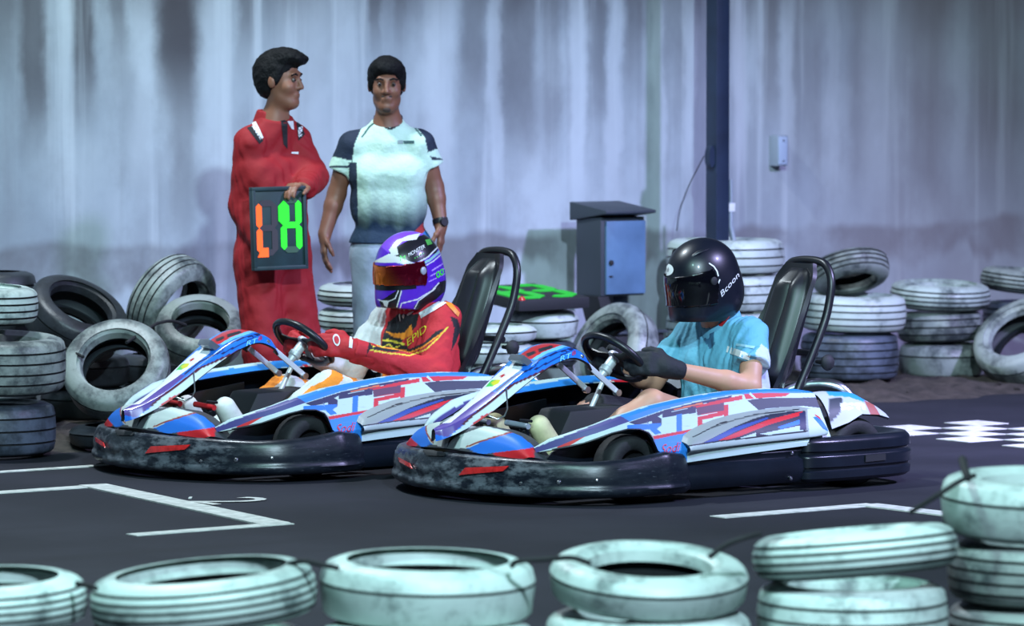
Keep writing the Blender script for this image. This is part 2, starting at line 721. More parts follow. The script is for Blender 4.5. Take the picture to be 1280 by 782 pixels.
# ------------------------------------------------------------------ the place: wall, track, verge, painted marks
fl = MB().box((0, 20, -.05), (60, 60, .1))
floor = tag(link('floor', fl.mesh('floor', M['asphalt'], 0)), 'dark asphalt kart track with painted marks', 'track', kind='structure')

wl = MB().box((0, .15, 2.2), (40, .3, 4.4))
wall = link('wall_back', wl.mesh('wall', M['wall'], 0), None, tuple(WALL0), (0, 0, TH))
tag(wall, 'tall stained concrete wall behind the tyre barrier', 'wall', kind='structure')

# earth verge along the foot of the wall, its surface lumpy
nx, ny = 220, 22
P = np.zeros((nx, ny, 3))
for i in range(nx):
    for j in range(ny):
        a = -9 + 14.0 * i / (nx - 1)
        edge = 1.62 + .05 * math.sin(a * 5) + .04 * math.sin(a * 13.7)
        b = edge * j / (ny - 1)
        h = .035 * min(1, (edge - b) / .25) + (.012 * rng.standard_normal() if 0 < j < ny - 1 else 0)
        P[i, j] = (a, -b, max(h, -.004 if j == ny - 1 else .004))
verge = link('trim_1', MB().grid(P).mesh('verge', M['soil'], 80), None, tuple(WALL0), (0, 0, TH))
tag(verge, 'strip of bare brown earth along the foot of the wall', 'verge', kind='structure')


def flat_poly(name, pts, z=.004, m=None, parent=None):
    mb = MB().prism([(p[0], p[1]) for p in pts], .0005, z)
    return link(name, mb.mesh(name, m or M['line'], 0), parent or floor)


def gp(*uv):
    return [ground(u, v)[:2] for u, v in uv]


def strip(a, b, w):
    a, b = np.array(a), np.array(b)
    d = (b - a) / np.linalg.norm(b - a)
    n = np.array([-d[1], d[0]]) * w / 2
    return [a - n, b - n, b + n, a + n]


A2, N2 = ADIR[:2], NDIR[:2]
c1, c2 = gp((117, 608))[0], gp((344, 655.5))[0]
flat_poly('painted_line', strip(c1 - A2 * 3.0, c1 + A2 * .05, .085))
flat_poly('painted_line', strip(c1 - N2 * .04 + A2 * .02, c2, .12), .006)
flat_poly('painted_line', strip(c2 - A2 * .62, c2 + A2 * .06, .075))
e1 = gp((128, 582))[0]
flat_poly('painted_line', strip(e1 - A2 * 3.4, e1 + A2 * 2.0, .06))
c3 = gp((1085, 631.5))[0]
flat_poly('painted_line', strip(c3 - A2 * .75, c3 + A2 * .03, .09))
flat_poly('painted_line', strip(c3, c3 + N2 * 1.4, .10), .006)
# slot number beside the bracket
tv, tf = text_geo('2', .46)
o2 = ground(268, 632)[:2]
vs = [(*(o2 + A2 * q[1] * .95 + N2 * (q[0] * .9 - .19)), .004) for q in tv]
mb = MB().add(vs, tf)
link('painted_digit', mb.mesh('slot_number', M['line'], 0), floor)
flat_poly('painted_dot', strip(gp((236, 622.5))[0], gp((240, 622.5))[0], .05))
# chequered finish line
k0 = ground(1170, 549.0)[:2]
for i in range(-3, 9):
    for j in range(4):
        if (i + j) % 2 == 0:
            p = k0 + N2 * (.215 * i) + A2 * (.215 * j)
            flat_poly('painted_check', [p, p + A2 * .215, p + A2 * .215 + N2 * .215, p + N2 * .215])

# loose stones on the verge
stone_me = []
for q in range(4):
    bm = bmesh.new()
    bmesh.ops.create_icosphere(bm, subdivisions=1, radius=1)
    for v in bm.verts:
        v.co *= .7 + .5 * random.random()
        v.co.z *= .6
    me = bpy.data.meshes.new('stone')
    bm.to_mesh(me)
    bm.free()
    me.materials.append(M['soil'])
    stone_me.append(me)
for q in range(70):
    a = random.uniform(-3.5, 2.2)
    b = random.uniform(.75, 1.55)
    r = random.uniform(.008, .022)
    p = WALL0 + ADIR * a + NDIR * b
    s = link('stone', stone_me[q % 4], verge, (a, -b, .035 * min(1, (1.62 - b) / .25)))
    s.scale = (r, r, r)
    s.rotation_euler = (0, 0, random.uniform(0, 6))

# ------------------------------------------------------------------ tyres
def tyre_mesh(name, R, w, rim, grooves, paintm, groove_m=None, half=False):
    """one car tyre turned round z; mats: 0 paint, 1 grooves, 2 lining"""
    h = w / 2
    seg = []           # (r, z, material of the band that follows)
    tz = h - .018

    def crown(z):
        return R - .010 * (abs(z) / tz) ** 3
    prof = [(rim - .004, h - .045, 0), (rim + .004, h - .014, 0), (rim + .028, h - .004, 0), (R - .075, h + .004, 0), (R - .045, h + .002, 0), (R - .02, h - .008, 0)]
    zs = [tz]
    for gz in sorted(grooves, reverse=True):
        zs += [gz * h + .0042, gz * h + .0034, gz * h - .0034, gz * h - .0042]
    zs.append(-tz)
    k = 0
    while k < len(zs):
        if k == 0 or k == len(zs) - 1:
            prof.append((crown(zs[k]), zs[k], 0))
            k += 1
        else:
            prof.append((crown(zs[k]), zs[k], 1))
            prof.append((crown(zs[k]) - .011, zs[k + 1], 1))
            prof.append((crown(zs[k]) - .011, zs[k + 2], 1))
            prof.append((crown(zs[k]), zs[k + 3], 0))
            k += 4
    lowm = 0 if half else 1        # the side it was stood on never saw the brush
    prof += [(R - .02, -h + .008, lowm), (R - .045, -h - .002, lowm), (R - .075, -h - .004, lowm), (rim + .028, -h + .004, lowm), (rim + .004, -h + .014, lowm), (rim - .004, -h + .045, 2)]
    prof += [(rim + .012, -h + .042, 2), (rim + .05, -h + .02, 2), (R - .035, -h + .03, 2), (R - .022, 0, 2), (R - .035, h - .03, 2), (rim + .05, h - .02, 2), (rim + .012, h - .042, 2)]
    n = 60
    mb = MB()
    mb.lathe([(p[0], p[1]) for p in prof], n, loop=True)
    ms = []
    for i in range(len(prof)):
        ms += [prof[i][2]] * n
    mb.m = ms
    return mb.mesh(name, [paintm, groove_m or M['rubber'], M['rubber_in']], 50)


_tyre_cache = {}


def tyre(c, axis, R, w, kind='white', style='ribbed', label='', group=None, spin=None):
    key = (round(R, 2), round(w - .010, 3), kind, style)
    if key not in _tyre_cache:
        gr = {'ribbed': (-.58, -.2, .2, .58), 'three': (-.5, 0, .5), 'smooth': (.3,), 'five': (-.66, -.33, 0, .33, .66), 'open': (.3,), 'open_five': (-.66, -.33, 0, .33, .66)}[style]
        _tyre_cache[key] = tyre_mesh('car_tyre', key[0], key[1], key[0] * (.80 if style.startswith('open') else .62), gr, M['tyre_' + kind])
    o = link('car_tyre', _tyre_cache[key], None, tuple(map(float, c)))
    q = Vector(axis).normalized().to_track_quat('Z', 'Y')
    o.rotation_mode = 'QUATERNION'
    from mathutils import Quaternion
    o.rotation_quaternion = q @ Quaternion((0, 0, 1), random.uniform(0, 6.28) if spin is None else spin)
    tag(o, label, 'tyre', group)
    return o


def flat_tyre(ul, ur, v0, v1, Yc, tilt=(0, 0), **kw):
    """a tyre lying flat: its outline columns, the rows of its tread in front, and the depth of its middle"""
    R = (ur - ul) / 2 * Yc / F
    u = (ul + ur) / 2
    z0 = atY(u, v1, Yc - R)[2] if v1 else 0.0
    z1 = atY(u, v0, Yc - R)[2]
    p = atY(u, 400, Yc)
    return tyre((p[0], Yc, (z0 + z1) / 2), (tilt[0], tilt[1], 1), R, z1 - z0, **kw), z0, z1


def wallY(u, n):
    return wallpt(u, n)[1]


BG = 'painted tyres of the barrier along the wall'
FG = 'white painted tyres of the barrier in the foreground'
# stack round the foot of the steel post
Y = wallY(906, .5)
for i, (v0, v1) in enumerate([(301, 345), (346, 392), (393, 436), (437, 480)]):
    flat_tyre(833, 980, v0, v1, Y, kind='white', style='three', group=BG,
              label=['top tyre of the white stack round the steel post', 'second tyre down in the stack round the steel post',
                     'third tyre down in the stack round the steel post', 'bottom tyre of the stack round the steel post'][i])
PYL = Y
# stack behind the seat of the nearer kart
Y = wallY(1066, .75)
flat_tyre(999, 1133, 371, 417, Y, (.02, -.02), kind='white', style='ribbed', label='white tyre in the middle of the stack behind the near kart seat', group=BG)
flat_tyre(1000, 1124, 419, 478, Y, kind='blue', style='five', label='dusty blue-black tyre at the bottom of the stack behind the near kart seat', group=BG)
p = atY(1060, 352, Y)
tyre((p[0] + .01, Y, .610), (.16, -.42, -.89), .21, .14, 'grey', 'ribbed', 'grey tyre tipped up on top of the stack behind the near kart seat', BG)
# next stack to the right
Y = wallY(1178, .7)
flat_tyre(1113, 1237, 356, 388, Y, (.03, -.06), kind='white', style='ribbed', label='pale top tyre of the three-tyre stack, left of the right edge', group=BG)
flat_tyre(1121, 1228, 391, 430, Y, (-.03, .02), kind='grey', style='three', label='half-worn grey tyre in the middle of the stack by the right edge', group=BG)
flat_tyre(1124, 1234, 432, 474, Y, kind='grey', style='smooth', label='bottom tyre of the three-tyre stack, pale above and dark below', group=BG)
Y = wallY(1285, .8)
flat_tyre(1224, 1350, 340, 369, Y, (.09, -.02), kind='grey', style='ribbed', label='grey tilted top tyre cut by the right edge of the picture', group=BG)
flat_tyre(1228, 1348, 379, 418, Y, kind='blue', style='ribbed', label='dark ribbed tyre under the tilted one at the right edge', group=BG)
p = atY(1280, 432, Y - .62)
tyre((p[0], Y - .62, .235), (-.45, -.55, .75), .27, .19, 'tyre' and 'grey', 'smooth', 'worn tyre leaning with its dark hole showing at the right edge', BG)
# tyres under the lying lap board
Y = wallY(680, .85)
flat_tyre(628, 724, 389, 425, Y, (.0, -.04), kind='white', style='smooth', label='white tyre that carries the lying black number board', group=BG)
flat_tyre(632, 722, 428, 462, Y, kind='blue', style='three', label='dark tyre beneath the one carrying the number board', group=BG)
Y = wallY(612, 1.25)
for i, (v0, v1) in enumerate([(409, 431), (433, 458), (460, 488)]):
    flat_tyre(548, 672, v0, v1, Y, kind='white', style='smooth', group=BG,
              label=['top tyre of the low white stack behind the far kart seat', 'middle tyre of the low white stack behind the far kart seat', 'bottom tyre of the low white stack behind the far kart seat'][i])
p = wallpt(766, 1.02, .255)
tyre(p + np.array([0, 0, .0]), (-.72, -.55, .42), .27, .17, 'grey', 'smooth', 'worn grey tyre leaning below the blue steel cabinet', BG)
# tyres behind the man in the white shirt
Y = wallY(450, .8)
for i, (v0, v1) in enumerate([(357, 384), (387, 417), (420, 452), (455, 486)]):
    flat_tyre(396, 516, v0, v1, Y, (0, -.03), kind='white', style='three', group=BG,
              label=['top tyre of the stack behind the man in jeans', 'second tyre down behind the man in jeans', 'third tyre down behind the man in jeans', 'bottom tyre of the stack behind the man in jeans'][i])
# heap behind the nose of the far kart
def lean(u, v, Yc, axis, R, w, kind, style, label):
    p = atY(u, v, Yc)
    return tyre(p, axis, R, w, kind, style, label, BG)


lean(146, 462, 18.95, (-.10, -.78, .62), .245, .17, 'grey', 'smooth', 'pale tyre leaning back with its round hole facing the track, beside the left stack')
lean(250, 415, 20.0, (.08, -.62, .78), .215, .16, 'grey', 'smooth', 'pale tyre lying tilted beside the red overall, hole upward')
lean(214, 380, 20.3, (.72, -.52, -.40), .245, .18, 'grey', 'ribbed', 'pale ribbed tyre standing against the wall behind the heap')
lean(94, 398, 19.75, (.42, -.42, .80), .245, .19, 'dark', 'smooth', 'bare black tyre propped between left stack and pale tyres')


def low(u, Yc, z, R, w, kind, label):
    p = atY(u, 400, Yc)
    return tyre((p[0], Yc, z), (0, 0, 1), R, w, kind, 'smooth', label, BG)


low(256, 19.85, .125, .225, .24, 'grey', 'broad pale tyre lying flat beside the red overall under another')
low(150, 18.98, .060, .235, .10, 'dark', 'bare black tyre lying under the pale leaning tyre')
for i, lb in enumerate(['bottom bare black tyre of the pile behind the left stack', 'second bare black tyre of the pile behind the left stack', 'third bare black tyre of the pile behind the left stack', 'top bare black tyre of the pile behind the left stack']):
    low(-8, 20.05, .125 + .175 * i, .205, .175, 'dark', lb)
for i, lb in enumerate(['lower bare black tyre behind the pale leaning tyre', 'upper bare black tyre behind the pale leaning tyre']):
    low(106, 20.12, .12 + .15 * i, .21, .15, 'dark', lb)
for i, lb in enumerate(['lower bare black tyre under the ribbed standing one', 'upper bare black tyre under the ribbed standing one']):
    low(203, 20.58, .11 + .14 * i, .22, .14, 'dark', lb)
Y = 18.65
flat_tyre(-90, 47, 360, 407, Y, (.04, -.03), kind='white', style='ribbed', label='white ribbed tyre on top of the stack at the left edge', group=BG)
flat_tyre(-92, 82, 424, 494, Y - .05, (.03, -.05), kind='grey', style='ribbed', label='bulging white tyre in the middle of the stack at the left edge', group=BG)
flat_tyre(-92, 68, 508, 574, Y, kind='blue', style='three', label='dark dirty tyre at the bottom of the stack at the left edge', group=BG)

# foreground barrier
def fg(ul, ur, v0, v1, Yc, tilt, kind, style, label):
    return flat_tyre(ul, ur, v0, v1, Yc, tilt, kind=kind, style=style, label=label, group=FG)


fg(-150, 106, 735, 798, 11.75, (-.02, -.03), 'white', 'open_five', 'white tyre cut by the bottom left corner')
fg(110, 396, 728, 795, 11.75, (-.085, -.03), 'white', 'open_five', 'white tyre sloping down to the left, second from the left corner')
fg(396, 672, 714, 790, 11.9, (.015, -.03), 'white', 'open', 'white tyre lying level in the middle of the foreground row')
fg(685, 938, 712, 768, 12.0, (.035, -.13), 'white', 'smooth', 'white tyre with its round hole open, beneath the near kart')
fg(680, 942, 780, None, 12.0, (0, -.01), 'white', 'three', 'white tyre underneath the one with the round open hole')
fg(940, 1200, 675, 733, 12.1, (-.085, .075), 'white', 'ribbed', 'white four-grooved tyre tilted up to the right in the foreground')
fg(946, 1188, 742, None, 12.1, (0, 0), 'white', 'ribbed', 'bluish white tyre underneath the four-grooved one')
fg(1176, 1440, 606, 682, 12.3, (.01, -.03), 'white', 'smooth', 'topmost white tyre of the tall stack at the right edge')
fg(1186, 1440, 688, 766, 12.3, (0, 0), 'grey', 'ribbed', 'brownish ribbed tyre below the top of the right-hand foreground stack')
fg(1186, 1440, 768, None, 12.3, (0, 0), 'grey', 'ribbed', 'lowest tyre of the right-hand foreground stack')
for ul, ur, v0, lb in [(-150, 104, 805, 'ground tyre under the one in the bottom left corner'), (112, 394, 804, 'ground tyre under the sloping foreground tyre'), (398, 670, 795, 'ground tyre under the level foreground tyre')]:
    fg(ul, ur, v0, None, 11.8, (0, 0), 'white', 'smooth', lb)


def rope(pts, label, r=.0075):
    P = spline(pts, 14)
    o = link('tyre_strap', MB().tube(P, r, 8).mesh('strap', M['rope'], 60))
    return tag(o, label, 'strap', 'black straps lashing the tyres together')


def ropepx(uvY, label, r=.0075):
    return rope([atY(u, v, Y) for u, v, Y in uvY], label, r)


ropepx([(96, 729, 11.6), (108, 731, 11.55), (120, 735, 11.5)], 'short black strap between the two leftmost foreground tyres')
ropepx([(355, 706, 11.75), (378, 701, 11.65), (396, 704, 11.6), (424, 710, 11.6)], 'black strap between the sloping and the level foreground tyres')
ropepx([(640, 707, 11.7), (648, 701, 11.65), (690, 698, 11.65), (716, 697, 11.6), (738, 704, 11.6)], 'black strap between the level tyre and the open-holed tyre')
ropepx([(886, 697, 11.75), (905, 682, 11.75), (930, 672, 11.75), (950, 667, 11.8)], 'black strap between the open-holed and the four-grooved tyres')
ropepx([(1138, 640, 12.0), (1170, 620, 11.95), (1200, 601, 11.95), (1218, 594, 12.0)], 'black strap rising to the tall right-hand foreground stack')
ropepx([(1203, 574, 12.15), (1206, 586, 12.05), (1210, 597, 11.98)], 'black strap end knotted on the topmost right-hand tyre', .012)
ropepx([(70, 430, 19.1), (92, 440, 18.95), (104, 446, 18.9)], 'black strap from the left stack to the pale leaning tyre')
ropepx([(158, 428, 18.9), (180, 414, 19.05), (196, 404, 19.2)], 'black strap over the rim of the pale leaning tyre')
ropepx([(196, 404, 19.3), (214, 401, 19.4), (232, 406, 19.5)], 'black strap on the tilted tyre beside the red overall')

# ------------------------------------------------------------------ steel post with its pipe
pp = wallpt(897, .5)
Y = PYL
pp = atY(897, 200, Y)
root = tag(empty('steel_post', (pp[0], Y, 0), TH), 'dark blue square steel post rising in front of the wall', 'post')
link('post_body', MB().box((0, 0, 2.1), (.088, .088, 4.2)).mesh('post', M['post'], 30, .006), root)
link('base_plate', MB().box((0, 0, .012), (.22, .22, .02)).mesh('plate', M['post'], 30, .003), root)
cp = MB().tube([(.075, -.02, .86), (.075, -.02, 1.02), (.072, -.02, 1.1)], .011, 10)
cp.tube([(.072, -.02, .98), (.072, -.02, .86), (.085, -.03, .78), (.105, -.04, .70)], .015, 10)
link('pipe', cp.mesh('pipe', M['grey_metal'], 50), root)
link('pipe_clip', MB().box((.072, -.02, .955), (.042, .03, .045)).mesh('clip', M['white_print'], 30, .004), root)
link('bracket', MB().lathe([(.0, -.02), (.055, -.02), (.06, 0), (.055, .02), (0, .02)], 20, Matrix.Translation((-.06, -.01, 1.22)) @ Matrix.Rotation(math.pi / 2, 4, 'X') @ Matrix.Scale(.35, 4, (1, 0, 0))).mesh('bracket', M['post']), root)
o = ropepx([(880, 195, Y - .05), (862, 230, Y + .08), (850, 262, Y + .18), (846, 288, Y + .26)], 'thin cable sagging from the steel post to the wall', .0028)
o.name = 'cable'
o['category'] = 'cable'
del o['group']

# ------------------------------------------------------------------ switch box on the wall
p = wallpt(968, .0)
p[2] = atY(968, 188, p[1])[2]
root = tag(empty('junction_box', p, TH), 'small light blue-grey junction box fixed to the wall', 'junction box')
link('box_body', MB().box((0, -.035, 0), (.075, .07, .165)).mesh('jbox', M['grey_metal'], 30, .006), root)
link('box_lid', MB().box((-.005, -.074, 0), (.06, .008, .15)).mesh('jlid', mat('pale_blue_lid', (.42, .50, .66), .4), 30, .003), root)
for z in (-.055, .055):
    link('screw', MB().lathe([(0, .004), (.006, .003), (.006, 0)], 10, Matrix.Translation((-.005, -.078, z)) @ Matrix.Rotation(math.pi / 2, 4, 'X')).mesh('screw', M['steel']), root)

# ------------------------------------------------------------------ blue steel cabinet on its leg
p = wallpt(757, .0)
w0 = wallpt(763, .42)
Yc = w0[1]
zt = atY(760, 272, Yc - .2)[2]
zb = atY(760, 371, Yc - .2)[2]
ca = tag(empty('steel_cabinet', (w0[0], w0[1], 0), TH), 'blue steel electrical cabinet with sloping dark lid on a post', 'cabinet')
cw, cd = .285, .205
link('cabinet_body', MB().box((0, 0, (zt + zb) / 2), (cw, cd, zt - zb)).mesh('cab', M['cab_dark'], 30, .006), ca)
dr = link('cabinet_door', MB().box((.01, -cd / 2 - .008, (zt + zb) / 2 - .005), (cw - .03, .016, zt - zb - .03)).mesh('cabdoor', M['cab'], 30, .004), ca)
link('lock', MB().lathe([(0, .012), (.013, .010), (.014, 0)], 14, Matrix.Translation((-.09, -cd / 2 - .016, (zt + zb) / 2 - .03)) @ Matrix.Rotation(math.pi / 2, 4, 'X')).mesh('lock', M['matte']), dr)
link('keyhole_plate', MB().box((-.09, -cd / 2 - .018, (zt + zb) / 2 - .10), (.022, .006, .008)).mesh('kh', M['matte'], 0), dr)
lid = MB()
zl = zt
prof = [(cd / 2 + .03, zl + .075), (-cd / 2 - .07, zl + .035), (-cd / 2 - .07, zl + .020), (cd / 2 + .03, zl - .02)]
lid.loft([[(x, a, b) for a, b in prof] for x in (-cw / 2 - .02, cw / 2 + .02)])
link('cabinet_lid', lid.mesh('cablid', M['cab_dark'], 30, .004), ca)
link('cabinet_leg', MB().box((.05, .02, zb / 2), (.09, .09, zb)).mesh('cableg', M['post'], 30, .004), ca)
# black plinth and slanted brace that carry the leg
link('plinth', MB().box((.10, 0, .16), (.34, .22, .32)).mesh('plinth', M['matte'], 30, .012), ca)
link('plinth_cap', MB().box((.10, -.005, .327), (.36, .25, .014)).mesh('plinthcap', M['cab_dark'], 30, .004), ca)
link('brace', MB().loft([[(-.16, y, zb), (-.09, y, zb), (.0, y, .33), (.0, y, .1), (-.02, y, .1)] for y in (-.10, .06)]).mesh('cabbrace', M['matte'], 30, .006), ca)

# ------------------------------------------------------------------ lap number boards
SEG = {'a': ((.12, .93), (.88, 1.0), 'h'), 'd': ((.12, 0), (.88, .07), 'h'), 'g': ((.12, .465), (.88, .535), 'h')}


def seg_poly(kind, x, y, L, t):
    """hexagonal bar of a seven-segment figure, from (x, y) running L"""
    h = t / 2
    if kind == 'h':
        return [(x, y), (x + h, y + h), (x + L - h, y + h), (x + L, y), (x + L - h, y - h), (x + h, y - h)]
    return [(x, y), (x + h, y + h), (x + h, y + L - h), (x, y + L), (x - h, y + L - h), (x - h, y + h)]


def digit(parent, ox, oy, w, h, on, lit, off, t, Mx, z0, z1):
    segs = {'a': ('h', ox, oy + h, w), 'g': ('h', ox, oy + h / 2, w), 'd': ('h', ox, oy, w),
            'f': ('v', ox, oy + h / 2, h / 2), 'e': ('v', ox, oy, h / 2), 'b': ('v', ox + w, oy + h / 2, h / 2), 'c': ('v', ox + w, oy, h / 2)}
    for k, (kd, x, y, L) in segs.items():
        m = lit if k in on else off
        if m is None:
            continue
        link('digit_bar', MB().prism(seg_poly(kd, x, y, L, t), z0, z1, Mx).mesh('digit_bar', m, 0), parent)


# the board lying on the tyres, two green figures
Yb = wallY(680, .85)
zb_ = atY(680, 389, Yb - .22)[2] + .028
corner = [(105, 118), (535, 118), (800, 300), (330, 410)]
bo = tag(empty('number_board', tuple(atY(676, 380, Yb)[:2]) + (zb_,), 0), 'black number board with two green figures lying on a white tyre', 'board')
cz = np.array([bo.location.x, bo.location.y])


def bpx(u, v):
    return ground(u, v, zb_ + .04)[:2] - cz


crn = [bpx(608, 357), bpx(688, 355), bpx(728, 377), bpx(668, 381)]
# square it up: along the wall and out of it
Mb = Matrix.Rotation(TH, 4, 'Z')
link('board_panel', MB().box((0, 0, .01), (.40, .54, .055), None).mesh('boardpanel', M['matte'], 30, .006), bo)
bo.rotation_euler = (.085, -.02, TH - .12)
bo.location.z += .02
bo.location.x -= .07
for ch, ox, on in (('9', -.175, 'abcdefg'), ('3', .03, 'abcdg')):
    digit(bo, ox * .9, -.20, .13, .40, on, M['flap_green'], None, .062, Matrix.Identity(4), .0375, .0425)
link('corner_lamp', MB().lathe([(0, .02), (.014, .014), (.018, 0)], 12, Matrix.Translation((-.175, -.25, .037))).mesh('clamp', M['red_lens']), bo)

# ------------------------------------------------------------------ the rental kart (kart-local metres: x ahead, y to its left, z up)
def grid_normals(P):
    du = np.gradient(P, axis=0)
    dv = np.gradient(P, axis=1)
    n = np.cross(du, dv)
    l = np.linalg.norm(n, axis=-1, keepdims=True)
    return n / np.maximum(l, 1e-9)


def thick_grid(P, th, flip=False):
    """front sheet (material 0), back sheet and rim (material 1)"""
    P = np.asarray(P, float)
    n = grid_normals(P) * (-1 if flip else 1)
    Q = P - n * th
    a, b = P.shape[:2]
    mb = MB()
    mb.grid(P)
    mb.mat = 1
    N = a * b
    mb.v += [tuple(q) for q in Q.reshape(-1, 3)]
    fs = []
    for i in range(a - 1):
        for j in range(b - 1):
            fs.append((N + i * b + j, N + (i + 1) * b + j, N + (i + 1) * b + j + 1, N + i * b + j + 1))
    rim = [(i, 0) for i in range(a)] + [(a - 1, j) for j in range(1, b)] + [(i, b - 1) for i in range(a - 2, -1, -1)] + [(0, j) for j in range(b - 2, 0, -1)]
    for k in range(len(rim)):
        p, q = rim[k], rim[(k + 1) % len(rim)]
        ip, iq = p[0] * b + p[1], q[0] * b + q[1]
        fs.append((ip, iq, N + iq, N + ip))
    mb.f += fs
    mb.m += [1] * len(fs)
    return mb


def printed(name, P, th, design, base, flip=False, mirror=False, mats=None, smooth=50, pxmap=None):
    P = np.asarray(P, float)
    mb = thick_grid(P, th, flip)
    V = np.array(mb.v)
    W = V.copy()
    W[:, 1] = np.abs(W[:, 1]) if pxmap is None else W[:, 1]
    px = to_px(kworld(W, K2O))
    if mirror:
        mb.v = [(p[0], -p[1], p[2]) for p in mb.v]
    me = mb.mesh(name, mats or [M['print'], M['plastic']], smooth)
    paint(me, colours(px, base, design))
    return me


def on_surface(P, u, v, off=.003, O=None):
    """the spot of sheet P (kart-local grid) seen at pixel (u, v), lifted off by a hair"""
    O = K2O if O is None else O
    n = grid_normals(P).reshape(-1, 3)
    V = P.reshape(-1, 3)
    px = to_px(kworld(V, O))
    d = np.hypot(px[:, 0] - u, px[:, 1] - v)
    cand = np.where(d < d.min() + 3.0)[0]
    dep = kworld(V[cand], O)[:, 1]
    cand = cand[dep < dep.min() + .12]
    i = cand[np.argmin(d[cand])]
    r = ray(u, v)
    rl = np.array([r @ KF, r @ KL, r[2]])
    c = CAM - O
    cl = np.array([c @ KF, c @ KL, c[2]])
    nn = n[i]
    t = ((V[i] - cl) @ nn) / (rl @ nn)
    p = cl + t * rl
    if np.linalg.norm(p - V[i]) > .03:
        p = V[i]
    if nn @ rl > 0:
        nn = -nn
    return p + nn * off


def stick(P, verts2d, faces, fn, off=.003):
    """flat lettering laid on sheet P; fn maps letter coordinates to pixels"""
    return MB().add([on_surface(P, *fn(q), off) for q in verts2d], faces)


def patch(P, poly, off=.003, n=10):
    """quad patch on sheet P from four pixel corners"""
    a, b, c, d = [np.array(p, float) for p in poly]
    g = []
    for i in range(n + 1):
        r = []
        for j in range(5):
            s, t = i / n, j / 4
            q = (a * (1 - s) + b * s) * (1 - t) + (d * (1 - s) + c * s) * t
            r.append(on_surface(P, q[0], q[1], off))
        g.append(r)
    return np.array(g)


WHITE = srgb(184, 204, 207)
BLUE = (.012, .16, .72)
NAVY = (.014, .018, .075)
RED = (.56, .012, .02)
CYAN = (.16, .50, .75)
DARK = (.010, .012, .022)
PURP = (.10, .055, .30)
SILV = (.26, .29, .30)


def sweep(path, prof):
    path = np.asarray(path, float)
    t = np.gradient(path, axis=0)
    t /= np.linalg.norm(t, axis=1)[:, None]
    nrm = np.stack([-t[:, 1], t[:, 0]], 1)
    G_ = np.zeros((len(path), len(prof), 3))
    for j, (o, z) in enumerate(prof):
        G_[:, j, 0] = path[:, 0] + nrm[:, 0] * o
        G_[:, j, 1] = path[:, 1] + nrm[:, 1] * o
        G_[:, j, 2] = z
    return G_


def fine(prof, n):
    P = np.array(prof)
    d = np.r_[0, np.cumsum(np.linalg.norm(np.diff(P, axis=0), axis=1))]
    q = np.linspace(0, d[-1], n)
    return np.stack([np.interp(q, d, P[:, 0]), np.interp(q, d, P[:, 1])], 1)


# front bumper
half = [(.335, .60), (.35, .65), (.44, .678), (.60, .672), (.74, .635), (.85, .55), (.935, .435), (1.01, .27), (1.05, .12), (1.06, 0)]
pl = half + [(x, -y) for x, y in half[-2::-1]]
NP = spline(pl, 150)
nprof = [(-.10, .150), (-.07, .176), (-.03, .184), (-.008, .182), (.002, .170), (.012, .14), (.018, .11), (.016, .078), (.024, .070), (.024, .052), (.008, .036), (-.03, .030), (-.10, .030)]
nprof = fine(nprof, 40)
NOSE = sweep(NP, nprof)[:, :, :]
# the sides dip and swell round the front wheels
xx = NOSE[:, :, 0]
ww = np.clip(1 - np.abs(xx - .47) / .22, 0, 1) ** 2
NOSE[:, :, 2] += .018 * ww * (NOSE[:, :, 2] > .09)
NOSE[:, :, 1] += np.sign(NOSE[:, :, 1]) * .016 * ww * (NOSE[:, :, 2] > .06)
NOSE[:, :, 2] -= .012 * np.clip((xx - .5) / .3, 0, 1) * (1 - np.clip((xx - .8) / .25, 0, 1)) * (NOSE[:, :, 2] > .15)

rhalf = [(-.27, .60), (-.29, .65), (-.42, .672), (-.62, .668), (-.78, .648), (-.875, .58), (-.915, .46), (-.93, .22), (-.93, 0)]
RP = spline([(x, y) for x, y in rhalf] + [(x, -y) for x, y in rhalf[-2::-1]], 130)[::-1]
rprof = fine([(-.09, .195), (-.04, .214), (-.008, .212), (.008, .196), (.012, .160), (.001, .154), (.001, .145), (.014, .139), (.014, .096), (.002, .090), (.002, .082), (.012, .076), (.010, .050), (-.01, .036), (-.09, .036)], 60)
REAR = sweep(RP, rprof)


def closed_sweep(Gd):
    mb = MB()
    mb.loft([list(r) for r in Gd], True, True)
    return mb


# side fairing
def YS(x, z):
    t = max(0.0, x - .5)
    return .652 - .60 * max(0.0, z - .20) - 2.0 * t * t


def side_at(u, v, off=0.0):
    def f(y):
        p = kloc(u, v, y + off)
        return YS(p[0], p[2]) - y
    a = .72
    while a > .1 and f(a - .02) < 0:
        a -= .02
    lo_, hi_ = a - .02, a
    for _ in range(25):
        y = (lo_ + hi_) / 2
        if f(y) < 0:
            hi_ = y
        else:
            lo_ = y
    p = kloc(u, v, y + off)
    return np.array([p[0], y + off, p[2]])


def edge_curve(px, n, off=0.0):
    pts = np.array([side_at(u, v, off) for u, v in px])
    o = np.argsort(pts[:, 0])
    return pts[o, 0], pts[o, 2]


